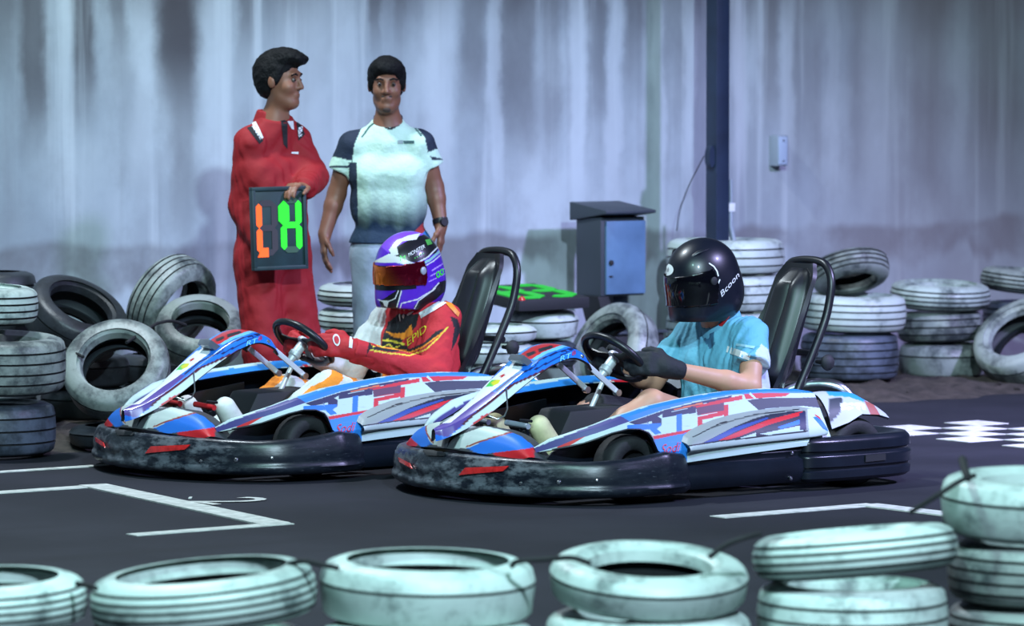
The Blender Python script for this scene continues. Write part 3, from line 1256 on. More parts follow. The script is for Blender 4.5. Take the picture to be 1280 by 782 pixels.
TOPE = [(667, 563), (690, 550.7), (726, 540), (747, 534), (775, 523), (811, 511), (850, 502), (887, 495), (913, 491.5), (960, 488.4), (1000, 489), (1038, 495)]
BOTE = [(665, 566), (690, 562), (708, 559), (730, 554), (748, 548), (765, 541.5), (785, 536.5), (800, 536.5), (811, 541), (817, 549), (822, 562), (836, 576), (857, 578), (905, 571), (960, 563), (1020, 555), (1040, 547)]
tx, tz = edge_curve(TOPE, 0)
bx_, bz = edge_curve(BOTE, 0)
XS = np.linspace(max(tx.min(), bx_.min()) + .004, min(tx.max(), bx_.max()) - .004, 430)
NR = 104
SIDE = np.zeros((len(XS), NR + 12, 3))
for i, x in enumerate(XS):
    zt_, zb2 = np.interp(x, tx, tz), np.interp(x, bx_, bz)
    zb2 = min(zb2, zt_ - .004)
    for j in range(NR + 12):
        if j < NR:
            z = zb2 + (zt_ - zb2) * j / (NR - 1)
            SIDE[i, j] = (x, YS(x, z), z)
        else:
            q = (j - NR + 1) / 12
            w = .09 * min(1, max(.15, (.95 - x) / .3))
            SIDE[i, j] = (x, YS(x, zt_) - w * q, zt_ + .012 * math.sin(math.pi * q) - .02 * q * q)
SIDE_D = [
    ([(660, 570), (667, 560), (726, 537), (775, 519), (811, 507), (850, 498), (913, 487), (1045, 484), (1045, 491), (960, 491), (913, 493.5), (866, 502), (830, 511.5), (787, 526.5), (746, 541), (717, 550), (697, 558), (675, 564)], (.02, .20, .62)),
    ([(660, 570), (667, 560), (726, 537), (775, 519), (787, 526.5), (746, 541), (717, 550), (697, 558), (675, 564)], (.05, .045, .20)),
    ([(786, 527.5), (830, 512.5), (868, 503), (915, 494), (913, 499), (880, 504), (868, 508), (828, 517), (810, 528), (795, 531)], NAVY),
    ([(870, 509), (905, 503), (905, 514), (872, 520)], (.10, .03, .07)),
    ([(842, 511), (878, 502.5), (879, 504.5), (843, 512.5)], (.65, .14, .05)),
    ([(866, 508), (900, 499.5), (928, 493.5), (928, 499), (897, 504.5), (869, 509.5)], RED),
    ([(930, 492), (945, 491), (988, 491), (982, 495), (945, 498), (932, 499)], RED),
    ([(697, 558), (717, 549.5), (732, 545), (715, 555), (700, 562), (694, 563)], RED),
    # R
    ([(792, 529), (822, 520), (827, 523), (827, 531), (822, 535), (806, 536.5), (806, 532), (815, 530), (815, 526), (800, 530)], NAVY),
    ([(784, 531), (826, 528.5), (826, 532), (821, 536), (784, 538)], BLUE),
    ([(809, 534), (818, 533), (827, 541), (819, 543)], BLUE),
    # T
    ([(828, 517), (870, 508), (870, 515.5), (828, 522)], NAVY),
    ([(845.5, 518), (852.5, 516.5), (852.5, 538), (845.5, 539.5)], BLUE),
    # 8
    ([(872, 521), (876, 518), (905, 512.5), (905, 506), (910.5, 505), (910.5, 524), (907, 526.5), (893, 529), (877, 535), (872, 533)], RED),
    ([(878, 524.5), (905, 518.5), (905, 522), (878, 529)], WHITE),
    ([(872, 519.3), (897, 514.4), (897, 515.6), (872, 520.6)], WHITE),
    # lower red stripe and blue field
    ([(815, 545), (873, 534.5), (875, 537), (815, 550)], RED),
    ([(813, 550), (875, 537), (868, 545), (860, 556), (858, 585), (830, 585), (818, 562)], (.02, .20, .68)),
    # black infill and arch lip
    (line_poly([(690, 562), (730, 554), (765, 541.5), (785, 536.5), (800, 536.5), (811, 541), (818, 551)], 2.6), DARK),
    ([(934, 500), (950, 497.5), (1045, 496), (1045, 512), (1003, 507), (960, 510), (949, 513)], (.016, .026, .055)),
    ([(938, 490), (946, 498), (944, 499), (936, 492)], WHITE),
]
FT = [(857.5, 553), (860.5, 544.5), (867, 539), (875, 534.4), (896.6, 525), (918, 519), (945.7, 513.7), (986, 509), (1003, 508), (1020, 511), (1029, 519), (1036, 538)]
FB = [(857.5, 567), (884, 562), (940, 555), (1022.5, 546), (1036, 543.5)]
fx_, fz = edge_curve(FT, 0, .03)
gx_, gz = edge_curve(FB, 0, .03)
XF = np.linspace(max(fx_.min(), gx_.min()) + .003, min(fx_.max(), gx_.max()) - .003, 260)
FLARE = np.zeros((len(XF), 60, 3))
for i, x in enumerate(XF):
    zt_, zb2 = np.interp(x, fx_, fz), np.interp(x, gx_, gz)
    for j in range(60):
        q = j / 59
        z = zb2 + (zt_ - zb2) * q
        FLARE[i, j] = (x, YS(x, z) + .018 + .022 * math.sin(math.pi * min(1, q * 1.15)) ** .6 if q < .87 else YS(x, z) + .018 * (1 - q) / .13, z)
FLARE_D = [
    ([(876, 554.5), (896.6, 544), (918, 533), (942, 523), (960, 518), (986, 514), (1007, 513), (1007, 538), (969, 543), (940, 547), (905, 551)], (.016, .02, .045)),
    ([(880, 553), (915, 535), (960, 521), (960, 523), (920, 539), (893, 553)], (.02, .06, .30)),
    ([(896, 551), (930, 536), (960, 524.5), (1003, 513.5), (1004, 518), (960, 531), (925, 545), (905, 551)], RED),
    ([(972, 533.5), (1006, 522), (1003, 529), (976, 536)], BLUE),
    ([(950, 542), (1003, 531), (1004, 538), (960, 543.5)], WHITE),
    ([(919, 549), (945, 540.5), (945, 545), (930, 548)], WHITE),
    ([(855, 558), (884, 553.5), (940, 547), (1009, 539), (1022, 540), (1022.5, 550), (940, 558), (855, 570)], srgb(176, 188, 192)),
    ([(1009, 511), (1022, 510), (1040, 535), (1040, 548), (1012, 548)], srgb(190, 205, 210)),
    ([(1016, 521), (1024, 520), (1037, 535), (1037, 540), (1028, 535)], BLUE),
    ([(1018, 517), (1034, 526), (1034, 530), (1020, 520)], RED),
    ([(999, 516), (1007, 514), (1008, 537), (1000, 537)], NAVY),
    (line_poly([(857.5, 557.5), (900, 551), (960, 544.5), (1010, 538.5)], 1.6), DARK),
    (line_poly([(866, 546), (900, 529), (945, 517.5), (1000, 511)], 1.2), DARK),
    (line_poly([(888, 535), (920, 524), (960, 515)], 1.4), (.1, .11, .12)),
]

# hood over the pedals: front edge, crest, back edge, each from the middle outward
E0 = spline([(1.015, 0, .196), (1.0, .15, .190), (.965, .29, .182), (.93, .38, .176)], 60)
E1 = spline([(.945, .0, .255), (.935, .12, .286), (.907, .25, .270), (.895, .34, .238), (.885, .41, .180)], 60)
E2 = spline([(.80, .0, .245), (.80, .12, .268), (.80, .25, .250), (.80, .33, .215), (.80, .41, .160)], 60)
HOOD = np.zeros((60, 44, 3))
for i in range(60):
    seg = spline([E0[i], E0[i] * .45 + E1[i] * .55 + np.array([.012, .008, .006]), E1[i], E2[i]], 44)
    HOOD[i] = seg
HOOD_D = [
    ([(566, 560), (576, 543), (606, 532), (640, 540), (612, 548.5), (584, 560)], srgb(196, 208, 206)),
    ([(584, 560), (612.7, 547.6), (637, 539), (652, 545), (668, 558), (650, 562), (616, 565.5), (600, 568)], (.015, .16, .66)),
    ([(616, 566), (650, 561.5), (668, 559), (668, 572), (650, 575), (622, 575)], RED),
    (line_poly([(583, 558), (612.7, 547.6), (640, 539.5)], 2.0), (.30, .05, .03)),
    ([(540, 560), (560, 540), (578, 540), (567, 562)], (.05, .055, .065)),
]

# front panel with the stripes
pc = spline([(1.078, .275), (1.0, .305), (.92, .343), (.84, .393), (.757, .452), (.67, .512), (.58, .562), (.50, .585), (.43, .565), (.385, .530)], 150)
hw = np.interp(np.linspace(0, 1, 150), [0, .03, .1, .35, .6, .8, .93, 1], [.015, .032, .050, .085, .118, .140, .135, .118])
PANEL = np.zeros((150, 70, 3))
for i in range(150):
    for j in range(70):
        q = -1 + 2 * j / 69
        drop = .018 * abs(q) ** 2 + .030 * max(0, (abs(q) - .72) / .28) ** 1.3
        PANEL[i, j] = (pc[i, 0], q * hw[i], pc[i, 1] - drop)
PANEL_D = [
    ([(548, 530), (561, 520), (634, 456.4), (652, 447), (652, 461), (572, 521), (563, 528), (553, 531)], srgb(238, 244, 250)),
    ([(530, 540), (548, 526), (553, 529), (563, 528), (592, 505), (615, 489), (622, 490), (589, 519), (578, 531), (560, 546)], PURP),
    (line_poly([(578, 531), (588.5, 521), (640, 481), (690, 458), (706, 451.5)], 3.0), (.09, .012, .03)),
    ([(562, 545), (580, 531), (590, 521.5), (641, 482), (690, 459.5), (708, 452.5), (720, 462), (640, 500), (585, 545)], srgb(205, 220, 228)),
    ([(580, 545), (590, 530), (603, 519), (620, 512), (605, 535)], RED),
    (line_poly([(620, 489), (640, 472), (668, 458.5), (674, 449.5), (697, 440), (720, 433.5)], 2.2), (.010, .02, .11)),
    (line_poly([(668, 462), (700, 445), (720, 434)], 2.0), (.010, .02, .11)),
    ([(640, 447.5), (665, 433), (686, 427), (705, 424), (713, 424), (715, 429), (699, 432), (678, 440), (664, 449)], RED),
    ([(664, 449), (678, 440), (699, 432), (715, 428), (724, 430), (706, 433.5), (685, 441), (669, 450)], CYAN),
    ([(630, 455), (646, 440), (665, 430), (686, 424.5), (686, 426), (665, 433), (649, 444), (636, 458)], (.03, .28, .75)),
    ([(672, 436), (690, 431), (692, 434), (674, 440)], DARK),
    ([(657, 442), (668, 438), (670, 441), (660, 446)], DARK),
    ([(607, 483), (613, 476), (618, 474), (622, 478), (615, 483)], (.05, .62, .10)),
    ([(613, 478), (620, 474), (626, 474), (623, 479), (617, 482)], (.75, .68, .02)),
    ([(624, 470), (630, 467), (632, 468.5), (627, 472)], RED),
    ([(586, 498), (592, 495), (592, 497.5), (587, 500)], DARK),
]
COVER = np.zeros((60, 40, 3))
cx = np.linspace(-.44, -.745, 60)
for i, x in enumerate(cx):
    zt_ = np.interp(-x, [.44, .52, .64, .72, .785, .80], [.375, .379, .371, .332, .276, .262])
    zb2 = np.interp(-x, [.44, .53, .60, .69, .80], [.24, .262, .292, .285, .255])
    S = spline([(.36, zt_ - .03), (.44, zt_ - .003), (.52, zt_ - .006), (.58, (zt_ * .55 + zb2 * .45)), (.615, zb2)], 40)
    COVER[i, :, 0] = x
    COVER[i, :, 1] = S[:, 0]
    COVER[i, :, 2] = S[:, 1]
COVER_D = [
    ([(1030, 486), (1064, 486), (1084, 498), (1080, 502), (1062, 496), (1036, 494)], (.03, .28, .62)),
    ([(1036, 498), (1054, 497), (1050, 516), (1036, 530)], (.03, .04, .06)),
    ([(1080, 500), (1092, 505), (1104, 524), (1088, 518)], (.36, .10, .09)),
    ([(1051, 504), (1066, 503), (1067, 505.5), (1056, 506.5), (1056, 508), (1066, 508), (1066, 511), (1051, 512)], srgb(230, 235, 240)),
    ([(1068, 503), (1081, 504), (1082, 512), (1078, 512), (1078, 507), (1075, 507), (1075, 512), (1071, 511.5), (1071, 507), (1068, 506)], srgb(230, 235, 240)),
]

KM = {}


def km(key, fn):
    if key not in KM:
        KM[key] = fn()
    return KM[key]


def seat_shell():
    path = spline([(-.02, .17), (-.12, .105), (-.30, .075), (-.44, .10), (-.56, .20), (-.63, .35), (-.685, .50), (-.745, .66), (-.80, .80), (-.822, .865)], 60)
    tt = np.linspace(0, 1, 60)
    wd = np.interp(tt, np.linspace(0, 1, 10), [.17, .19, .205, .21, .21, .20, .165, .130, .125, .09])
    wg = np.interp(tt, np.linspace(0, 1, 10), [.02, .08, .15, .17, .16, .12, .07, .03, .02, .01])
    t = np.gradient(path, axis=0)
    t /= np.linalg.norm(t, axis=1)[:, None]
    nrm = np.stack([t[:, 1], -t[:, 0]], 1)
    P = np.zeros((60, 25, 3))
    for i in range(60):
        for j in range(25):
            q = -1 + j / 12
            d = wg[i] * abs(q) ** 3
            P[i, j] = (path[i, 0] + nrm[i, 0] * d, q * wd[i], path[i, 1] + nrm[i, 1] * d)
    mb = thick_grid(P, .018)
    mb.m = [0] * len(mb.f)
    return mb.mesh('seat_shell', M['black'], 60)


def seat_pad():
    rings = []
    for i in range(30):
        q = i / 29
        x = np.interp(q, [0, .35, .7, 1], [-.605, -.67, -.74, -.795])
        z = .36 + .49 * q
        w = np.interp(q, [0, .2, .8, .95, 1], [.115, .12, .10, .08, .05])
        e = min(1, q * 8, (1 - q) * 7 + .15)
        ring = []
        for k in range(28):
            a = 2 * math.pi * k / 28
            c, s = math.cos(a), math.sin(a)
            yy = w * math.copysign(abs(c) ** .6, c)
            bump = .020 * math.cos(yy / w * math.pi * 2.0 + math.pi) if s > 0 else 0
            ring.append((x + (.046 * math.copysign(abs(s) ** .6, s) + bump * abs(s)) * e, yy, z))
        rings.append(ring)
    return MB().loft(rings).mesh('seat_pad', M['black'], 60)


def wheel_mesh(r, w):
    prof = [(r * .55, -w / 2 + .01), (r * .62, -w / 2), (r * .88, -w / 2), (r * .97, -w / 2 + .012), (r, -w / 2 + .03), (r, w / 2 - .03), (r * .97, w / 2 - .012), (r * .88, w / 2), (r * .62, w / 2), (r * .55, w / 2 - .01)]
    return MB().lathe(prof, 32, Matrix.Rotation(math.pi / 2, 4, 'X'), caps=False).mesh('wheel_tyre', M['rubber'], 50)


def rim_mesh(r, w):
    prof = [(0, w / 2 - .035), (.02, w / 2 - .03), (r * .3, w / 2 - .05), (r * .5, w / 2 - .03), (r * .57, w / 2 - .008), (r * .58, 0), (r * .57, -w / 2 + .008), (r * .5, -w / 2 + .03), (r * .3, -w / 2 + .05), (0, -w / 2 + .04)]
    return MB().lathe(prof, 24, Matrix.Rotation(math.pi / 2, 4, 'X')).mesh('wheel_rim', M['matte'], 50)


def steering_ring():
    ax = Vector((-.70, 0, .714))
    e1 = Vector((0, 1, 0))
    e2 = Vector((.714, 0, .70))
    c = Vector((.180, 0, .515))
    pts = []
    for k in range(48):
        a = 2 * math.pi * k / 48
        r = .148 if math.sin(a) > -.75 else .135
        pts.append(c + e1 * r * math.cos(a) + e2 * .92 * r * math.sin(a))
    mb = MB().tube(pts, [.0165 if abs(math.cos(2 * math.pi * k / 48)) > .5 else .0145 for k in range(48)], 12, closed=True)
    sp = MB()
    for a in (.25, math.pi - .25, -math.pi / 2 + .45, -math.pi / 2 - .45):
        b = c + e1 * .14 * math.cos(a) + e2 * .13 * math.sin(a)
        d = (b - c).normalized()
        s = d.cross(ax)
        ring = []
        for q, w in ((.02, .026), (.075, .015), (.14, .026)):
            m = c + d * q
            ring.append([m + s * w + ax * .003, m - s * w + ax * .003, m - s * w - ax * .003, m + s * w - ax * .003])
        sp.loft(ring)
    hub = MB()
    R = ax.to_track_quat('Z', 'Y').to_matrix().to_4x4()
    hub.lathe([(0, .016), (.03, .016), (.034, .012), (.034, 0), (.021, -.004), (.021, -.05), (.026, -.055), (.026, -.075), (.019, -.08), (.014, -.10), (0, -.10)], 24, Matrix.Translation(c) @ R)
    return mb.mesh('steering_rim', M['black'], 60), sp.mesh('steering_spokes', M['black'], 40), hub.mesh('steering_hub', M['strut'], 40)


def make_kart(O, label, pedal_mat):
    root = empty('go_kart', O, KROT)
    tag(root, label, 'go-kart', 'rental racing karts side by side')

    def part(name, key, fn, parent=None):
        return link(name, km(key, fn), parent or root)
    nose = part('front_bumper', 'nose', lambda: closed_sweep(NOSE).mesh('front_bumper', M['scuffed'], 40))

    def pt(name, poly, m, off=.004, th=.006):
        def f():
            mb = thick_grid(patch(NOSE, poly, off), th)
            mb.m = [0] * len(mb.f)
            return mb.mesh(name, m, 40)
        return f
    part('reflector', 'refl_a', pt('reflector', [(583.5, 584.5), (637, 583), (630, 589), (575.5, 593.5)], M['red_lens']), nose)
    part('reflector', 'refl_b', pt('reflector', [(500.5, 572), (514, 579), (517, 585.5), (502, 577.5)], M['red_lens']), nose)
    part('vent_slot', 'vent', pt('vent', [(529, 563), (560, 565), (555, 570.5), (535, 569.5)], M['matte'], .002, .004), nose)

    def bolt(surf, u, v, key, parent, r=.0075):
        def f():
            p = on_surface(surf, u, v, .001)
            q = on_surface(surf, u, v, .010)
            d = Vector(q - p).normalized()
            return MB().lathe([(0, .006), (r * .7, .005), (r, 0), (r, -.004)], 12, Matrix.Translation(Vector(p)) @ d.to_track_quat('Z', 'Y').to_matrix().to_4x4()).mesh('bolt', M['steel'], 40)
        part('bolt', key, f, parent)
    bolt(NOSE, 698.5, 602.5, 'b1', nose, .010)
    bolt(NOSE, 651, 604, 'b2', nose)
    bolt(NOSE, 746, 600, 'b3', nose)
    rear = part('rear_bumper', 'rear', lambda: closed_sweep(REAR).mesh('rear_bumper', M['plastic'], 40))

    def rslot():
        mb = thick_grid(patch(REAR, [(1081, 568.5), (1106, 566.5), (1106, 574.5), (1081, 577)], .002), .004)
        mb.m = [0] * len(mb.f)
        return mb.mesh('rear_slot', M['matte'], 40)
    part('bumper_slot', 'rslot', rslot, rear)
    for sgn, nm in ((1, 'l'), (-1, 'r')):
        def bump():
            g = []
            for q in np.linspace(0, 1, 30):
                x = .40 - .72 * q
                e = .02 * (abs(q - .5) * 2) ** 4
                g.append([(x, sgn * (y - e), z) for y, z in [(.54, .185), (.60, .196), (.632, .19), (.645, .165), (.634, .150), (.634, .142), (.652, .13), (.656, .10), (.650, .065), (.63, .04), (.54, .035)]])
            return MB().loft(g).mesh('side_bumper', M['plastic'], 40)
        sb = part('side_bumper', 'sb' + nm, bump)
        if sgn > 0:
            SB = np.array([[(.40 - .72 * q, y, z) for y, z in fine([(.645, .165), (.652, .13), (.656, .10), (.65, .065)], 20)] for q in np.linspace(0, 1, 60)])
            bolt(SB, 990, 566, 'b4', sb)
            bolt(SB, 988.5, 598, 'b5', sb)
        fr = part('side_fairing', 'side' + nm, lambda: printed('side_fairing', SIDE, .012, SIDE_D, WHITE, True, sgn < 0))
        if sgn > 0:
            def script():
                v, f = text_geo('Sodi', 1.0, .35)
                W, Hh = v[:, 0].max(), v[:, 1].max()
                return MB().add([side_at(826 + 25 * q[0] / W, 567.5 - 4 * q[0] / W - 12 * q[1] / Hh, .004) for q in v], f).mesh('script', M['red_print'], 0, fix=False)
            part('lettering', 'script', script, fr)
        part('side_flare', 'flare' + nm, lambda: printed('side_flare', FLARE, .014, FLARE_D, SILV, True, sgn < 0))
        part('rear_wheel_cover', 'cover' + nm, lambda: printed('wheel_cover', COVER, .010, COVER_D, srgb(176, 182, 190), True, sgn < 0))
        part('front_hood', 'hood' + nm, lambda: printed('front_hood', HOOD, .010, HOOD_D, (.05, .055, .065), False, sgn < 0))
    for sgn in (1, -1):
        part('arch_liner', 'liner%d' % sgn, lambda: MB().loft([[(x, sgn * .405, .045), (x, sgn * .395, .045), (x, sgn * .395, zt2), (x, sgn * .405, zt2)] for x, zt2 in ((.22, .33), (.45, .30), (.62, .26), (.80, .20), (.86, .15))]).mesh('liner', M['plastic'], 30))
    fp = part('front_panel', 'panel', lambda: printed('front_panel', PANEL, .010, PANEL_D, (.015, .17, .75), True, False, [M['print_clean'], M['plastic']], 50, True))

    def ptext(s, u0, v0, du, dv, hx, hy, m, key):
        def f():
            v, fc = text_geo(s, 1.0)
            W, Hh = v[:, 0].max(), v[:, 1].max()
            return stick(PANEL, v, fc, lambda q: (u0 + du * q[0] / W + hx * q[1] / Hh, v0 + dv * q[0] / W + hy * q[1] / Hh), .0035).mesh('lettering', m, 0, fix=False)
        part('lettering', key, f, fp)
    ptext('RT', 700, 452, 13, -4.5, 1, -6.5, M['cyan_print'], 'pt1')
    ptext('8', 714.5, 445, 4.5, -1.5, .5, -5.5, M['red_print'], 'pt2')
    bolt(PANEL, 727.5, 445.5, 'b6', fp, .009)

    def lamp():
        p = on_surface(PANEL, 653, 453.5, .006)
        R = Matrix.Rotation(math.radians(-32), 4, 'Y')
        return MB().box(tuple(p), (.075, .085, .03), R).mesh('lamp_box', mat('smoked_grey_plastic', (.12, .13, .16), .15, coat=.5), 30, .006)
    part('marker_lamp', 'lamp', lamp, fp)
    for y in (-.10, .10):
        part('panel_strut', 'strut%d' % (y > 0), lambda: MB().box((.315, y, .440), (.20, .010, .022), Matrix.Rotation(math.radians(-37), 4, 'Y')).mesh('strut', M['strut'], 30, .002))
        part('strut_bolt', 'sbolt%d' % (y > 0), lambda: MB().lathe([(0, .012), (.014, .011), (.014, -.012), (0, -.012)], 14, Matrix.Translation((.245, y, .385)) @ Matrix.Rotation(math.pi / 2, 4, 'X')).mesh('strut_bolt', M['steel'], 40))
    part('wire_stay', 'stay', lambda: MB().tube([(.79, .09, .425), (.785, .09, .345), (.80, .09, .318), (.82, .07, .305), (.875, .05, .330)], .0035, 8).mesh('stay', M['steel'], 60))
    a, b, c = km('steer', steering_ring)
    sw = link('steering_wheel', a, root)
    link('spokes', b, sw)
    link('hub', c, sw)
    part('steering_column', 'col', lambda: MB().tube([(.235, 0, .43), (.33, 0, .265), (.40, 0, .14)], .0105, 12).mesh('column', M['strut'], 60))
    part('floor_pan', 'pan', lambda: MB().box((.22, 0, .036), (1.40, .66, .012)).mesh('pan', M['matte'], 0))
    for sgn in (1, -1):
        part('chassis_rail', 'rail%d' % sgn, lambda: MB().tube([(1.0, sgn * .22, .06), (.75, sgn * .30, .06), (.3, sgn * .34, .06), (-.4, sgn * .34, .06), (-.85, sgn * .30, .09)], .016, 10).mesh('rail', M['black'], 60))
        part('bumper_bracket', 'brk%d' % sgn, lambda: MB().tube([(.25, sgn * .33, .06), (.2, sgn * .60, .10), (-.2, sgn * .60, .10), (-.25, sgn * .33, .06)], .012, 10).mesh('bracket', M['black'], 60))
        pd = part('pedal', 'ped%d' % sgn, lambda: MB().tube([(.62, sgn * .13, .05), (.70, sgn * .13, .12), (.735, sgn * .13, .26)], .008, 8).tube([(.735, sgn * .13 - .02, .26), (.735, sgn * .13 - .02, .30), (.735, sgn * .13 + .05, .30)], .006, 8).mesh('pedal', M['black'], 60))
        mb = MB().tube([(.745, sgn * .13 - .10, .285), (.735, sgn * .13 + .03, .278)], .012, 12)
        link('pedal_bar', km('pbar%d%s' % (sgn, pedal_mat), lambda: mb.mesh('pedal_bar', M[pedal_mat], 60)), pd)
    part('axle', 'axle', lambda: MB().tube([(-.60, -.5, .138), (-.60, .5, .138)], .02, 12).mesh('axle', M['steel'], 60))
    for x, y, r, w in ((.52, .50, .130, .12), (.52, -.50, .130, .12), (-.60, .50, .138, .19), (-.60, -.50, .138, .19)):
        wh = link('wheel', km('tyre%g' % r, lambda: wheel_mesh(r, w)), root, (x, y, r))
        link('wheel_rim', km('rim%g' % r, lambda: rim_mesh(r, w)), wh)
    st = part('seat', 'seat', seat_shell)
    part('seat_pad', 'pad', seat_pad, st)
    hp = [(-.60, .175, .30), (-.66, .175, .40), (-.775, .165, .60), (-.815, .162, .70), (-.835, .155, .80), (-.843, .115, .862), (-.846, .05, .880)]
    part('roll_hoop', 'hoop', lambda: MB().tube(spline(hp + [(x, -y, z) for x, y, z in hp[::-1]], 80), .0175, 12).mesh('hoop', M['black'], 60))
    part('hoop_brace', 'brace', lambda: MB().tube([(-.82, -.155, .66), (-.70, -.20, .585), (-.60, -.23, .52)], .022, 10).tube([(-.80, .10, .50), (-.80, -.10, .50)], .014, 10).mesh('brace', M['black'], 60))
    part('knob', 'knob', lambda: MB().lathe([(0, .02), (.018, .018), (.03, .008), (.034, 0), (.03, -.01), (.012, -.016), (.008, -.07), (0, -.07)], 20, Matrix.Translation((-.77, .21, .47)) @ Matrix.Rotation(-math.pi / 2, 4, 'X')).mesh('knob', M['matte'], 50))
    en = part('engine', 'eng', lambda: MB().box((-.62, -.33, .19), (.30, .22, .22)).mesh('engine', M['matte'], 30, .02))
    part('engine_fins', 'fins', lambda: [mb_ for mb_ in [MB()] if [mb_.box((-.62 + .03 * q, -.33, .32), (.008, .20, .05)) for q in range(-4, 5)]][0].mesh('fins', M['grey_metal'], 0), en)
    part('fuel_tank', 'tank', lambda: MB().loft([[(x, -.13, .045), (x, .13, .045), (x, .10, zt2), (x, -.10, zt2)] for x, zt2 in ((.06, .24), (.20, .33), (.48, .325), (.54, .22))]).mesh('tank', M['matte'], 40, .02))
    part('exhaust', 'exh', lambda: MB().tube(spline([(-.60, .06, .33), (-.70, .16, .375), (-.78, .26, .37), (-.84, .30, .30)], 16), .028, 12).mesh('exhaust', M['steel'], 60))
    return root


kart_far = make_kart(K1O, 'black, white and blue kart farther back, driven by the purple helmet', 'red_print')
kart_near = make_kart(K2O, 'black, white and blue kart nearest the camera, driven by the black helmet', 'grey_metal')

# ------------------------------------------------------------------ people: smooth skinned surfaces grown round a skeleton
from mathutils.bvhtree import BVHTree


def V3(*a):
    return np.array(a, float)


def cone(a, b, ra, rb, k=.02, flat=0):
    return ('c', np.asarray(a, float), np.asarray(b, float), ra, rb, k, flat)


def ell(c, r, R=None, k=.02, neg=False):
    return ('e', np.asarray(c, float), np.asarray(r, float), np.eye(3) if R is None else np.asarray(R, float), k, neg)


def bounds(p):
    if p[0] == 'c':
        r = max(p[3], p[4])
        return np.minimum(p[1], p[2]) - r, np.maximum(p[1], p[2]) + r
    r = p[2].max()
    return p[1] - r, p[1] + r


def eval_sdf(prims, h, infl=0.0, wob=0.0, wfreq=40.0, clips=()):
    lo = np.min([bounds(p)[0] for p in prims if not (p[0] == 'e' and p[5])], 0) - infl - wob - 4 * h
    hi = np.max([bounds(p)[1] for p in prims if not (p[0] == 'e' and p[5])], 0) + infl + wob + 4 * h
    n = np.ceil((hi - lo) / h).astype(int) + 1
    v = np.full(n, .5, np.float32)
    for p in prims:
        k = p[5] if p[0] == 'c' else p[4]
        a, b = bounds(p)
        m = infl + k + 3 * h + .01
        i0 = np.clip(np.floor((a - m - lo) / h).astype(int), 0, n)
        i1 = np.clip(np.ceil((b + m - lo) / h).astype(int) + 1, 0, n)
        if (i1 <= i0).any():
            continue
        sl = tuple(slice(x, y) for x, y in zip(i0, i1))
        X = lo[0] + h * np.arange(i0[0], i1[0], dtype=np.float32)[:, None, None]
        Yv = lo[1] + h * np.arange(i0[1], i1[1], dtype=np.float32)[None, :, None]
        Z = lo[2] + h * np.arange(i0[2], i1[2], dtype=np.float32)[None, None, :]
        if p[0] == 'c':
            _, A, B, ra, rb, k, flat = p
            ba = B - A
            L2 = max(ba @ ba, 1e-12)
            px, py, pz = X - A[0], Yv - A[1], Z - A[2]
            t = (px * ba[0] + py * ba[1] + pz * ba[2]) / L2
            tc = np.clip(t, 0, 1)
            d = np.sqrt((px - tc * ba[0]) ** 2 + (py - tc * ba[1]) ** 2 + (pz - tc * ba[2]) ** 2) - (ra + (rb - ra) * tc) - infl
            L = math.sqrt(L2)
            if flat:
                d = np.maximum(d, (t - 1) * L)
            if flat == 2:
                d = np.maximum(d, -t * L)
        else:
            _, Cn, r, R, k, neg = p
            px, py, pz = X - Cn[0], Yv - Cn[1], Z - Cn[2]
            q = [R[i, 0] * px + R[i, 1] * py + R[i, 2] * pz for i in range(3)]
            rr = r + infl
            k0 = np.sqrt((q[0] / rr[0]) ** 2 + (q[1] / rr[1]) ** 2 + (q[2] / rr[2]) ** 2)
            k1 = np.sqrt((q[0] / rr[0] ** 2) ** 2 + (q[1] / rr[1] ** 2) ** 2 + (q[2] / rr[2] ** 2) ** 2)
            d = k0 * (k0 - 1) / np.maximum(k1, 1e-6)
            if neg:
                s = v[sl]
                hh = np.maximum(k - np.abs(s + d), 0) / k
                v[sl] = np.maximum(s, -d) + hh * hh * k * .25
                continue
        s = v[sl]
        hh = np.maximum(k - np.abs(s - d), 0) / k
        v[sl] = np.minimum(s, d) - hh * hh * k * .25
    if wob or clips:
        X = lo[0] + h * np.arange(n[0], dtype=np.float32)[:, None, None]
        Yv = lo[1] + h * np.arange(n[1], dtype=np.float32)[None, :, None]
        Z = lo[2] + h * np.arange(n[2], dtype=np.float32)[None, None, :]
        if wob:
            f = wfreq
            v += (wob * (np.sin(f * (X * .7 + Z * .9 + .3 * np.sin(f * .6 * Yv))) * np.sin(f * .8 * (Yv - Z * .6)) + .6 * np.sin(f * 1.7 * (Z - X * .5 + Yv * .4)) * np.sin(f * .9 * (X + Yv)))).astype(np.float32)
        for pt, nrm in clips:
            nrm = np.asarray(nrm, float)
            nrm = nrm / np.linalg.norm(nrm)
            v = np.maximum(v, (X - pt[0]) * nrm[0] + (Yv - pt[1]) * nrm[1] + (Z - pt[2]) * nrm[2])
    return v, lo


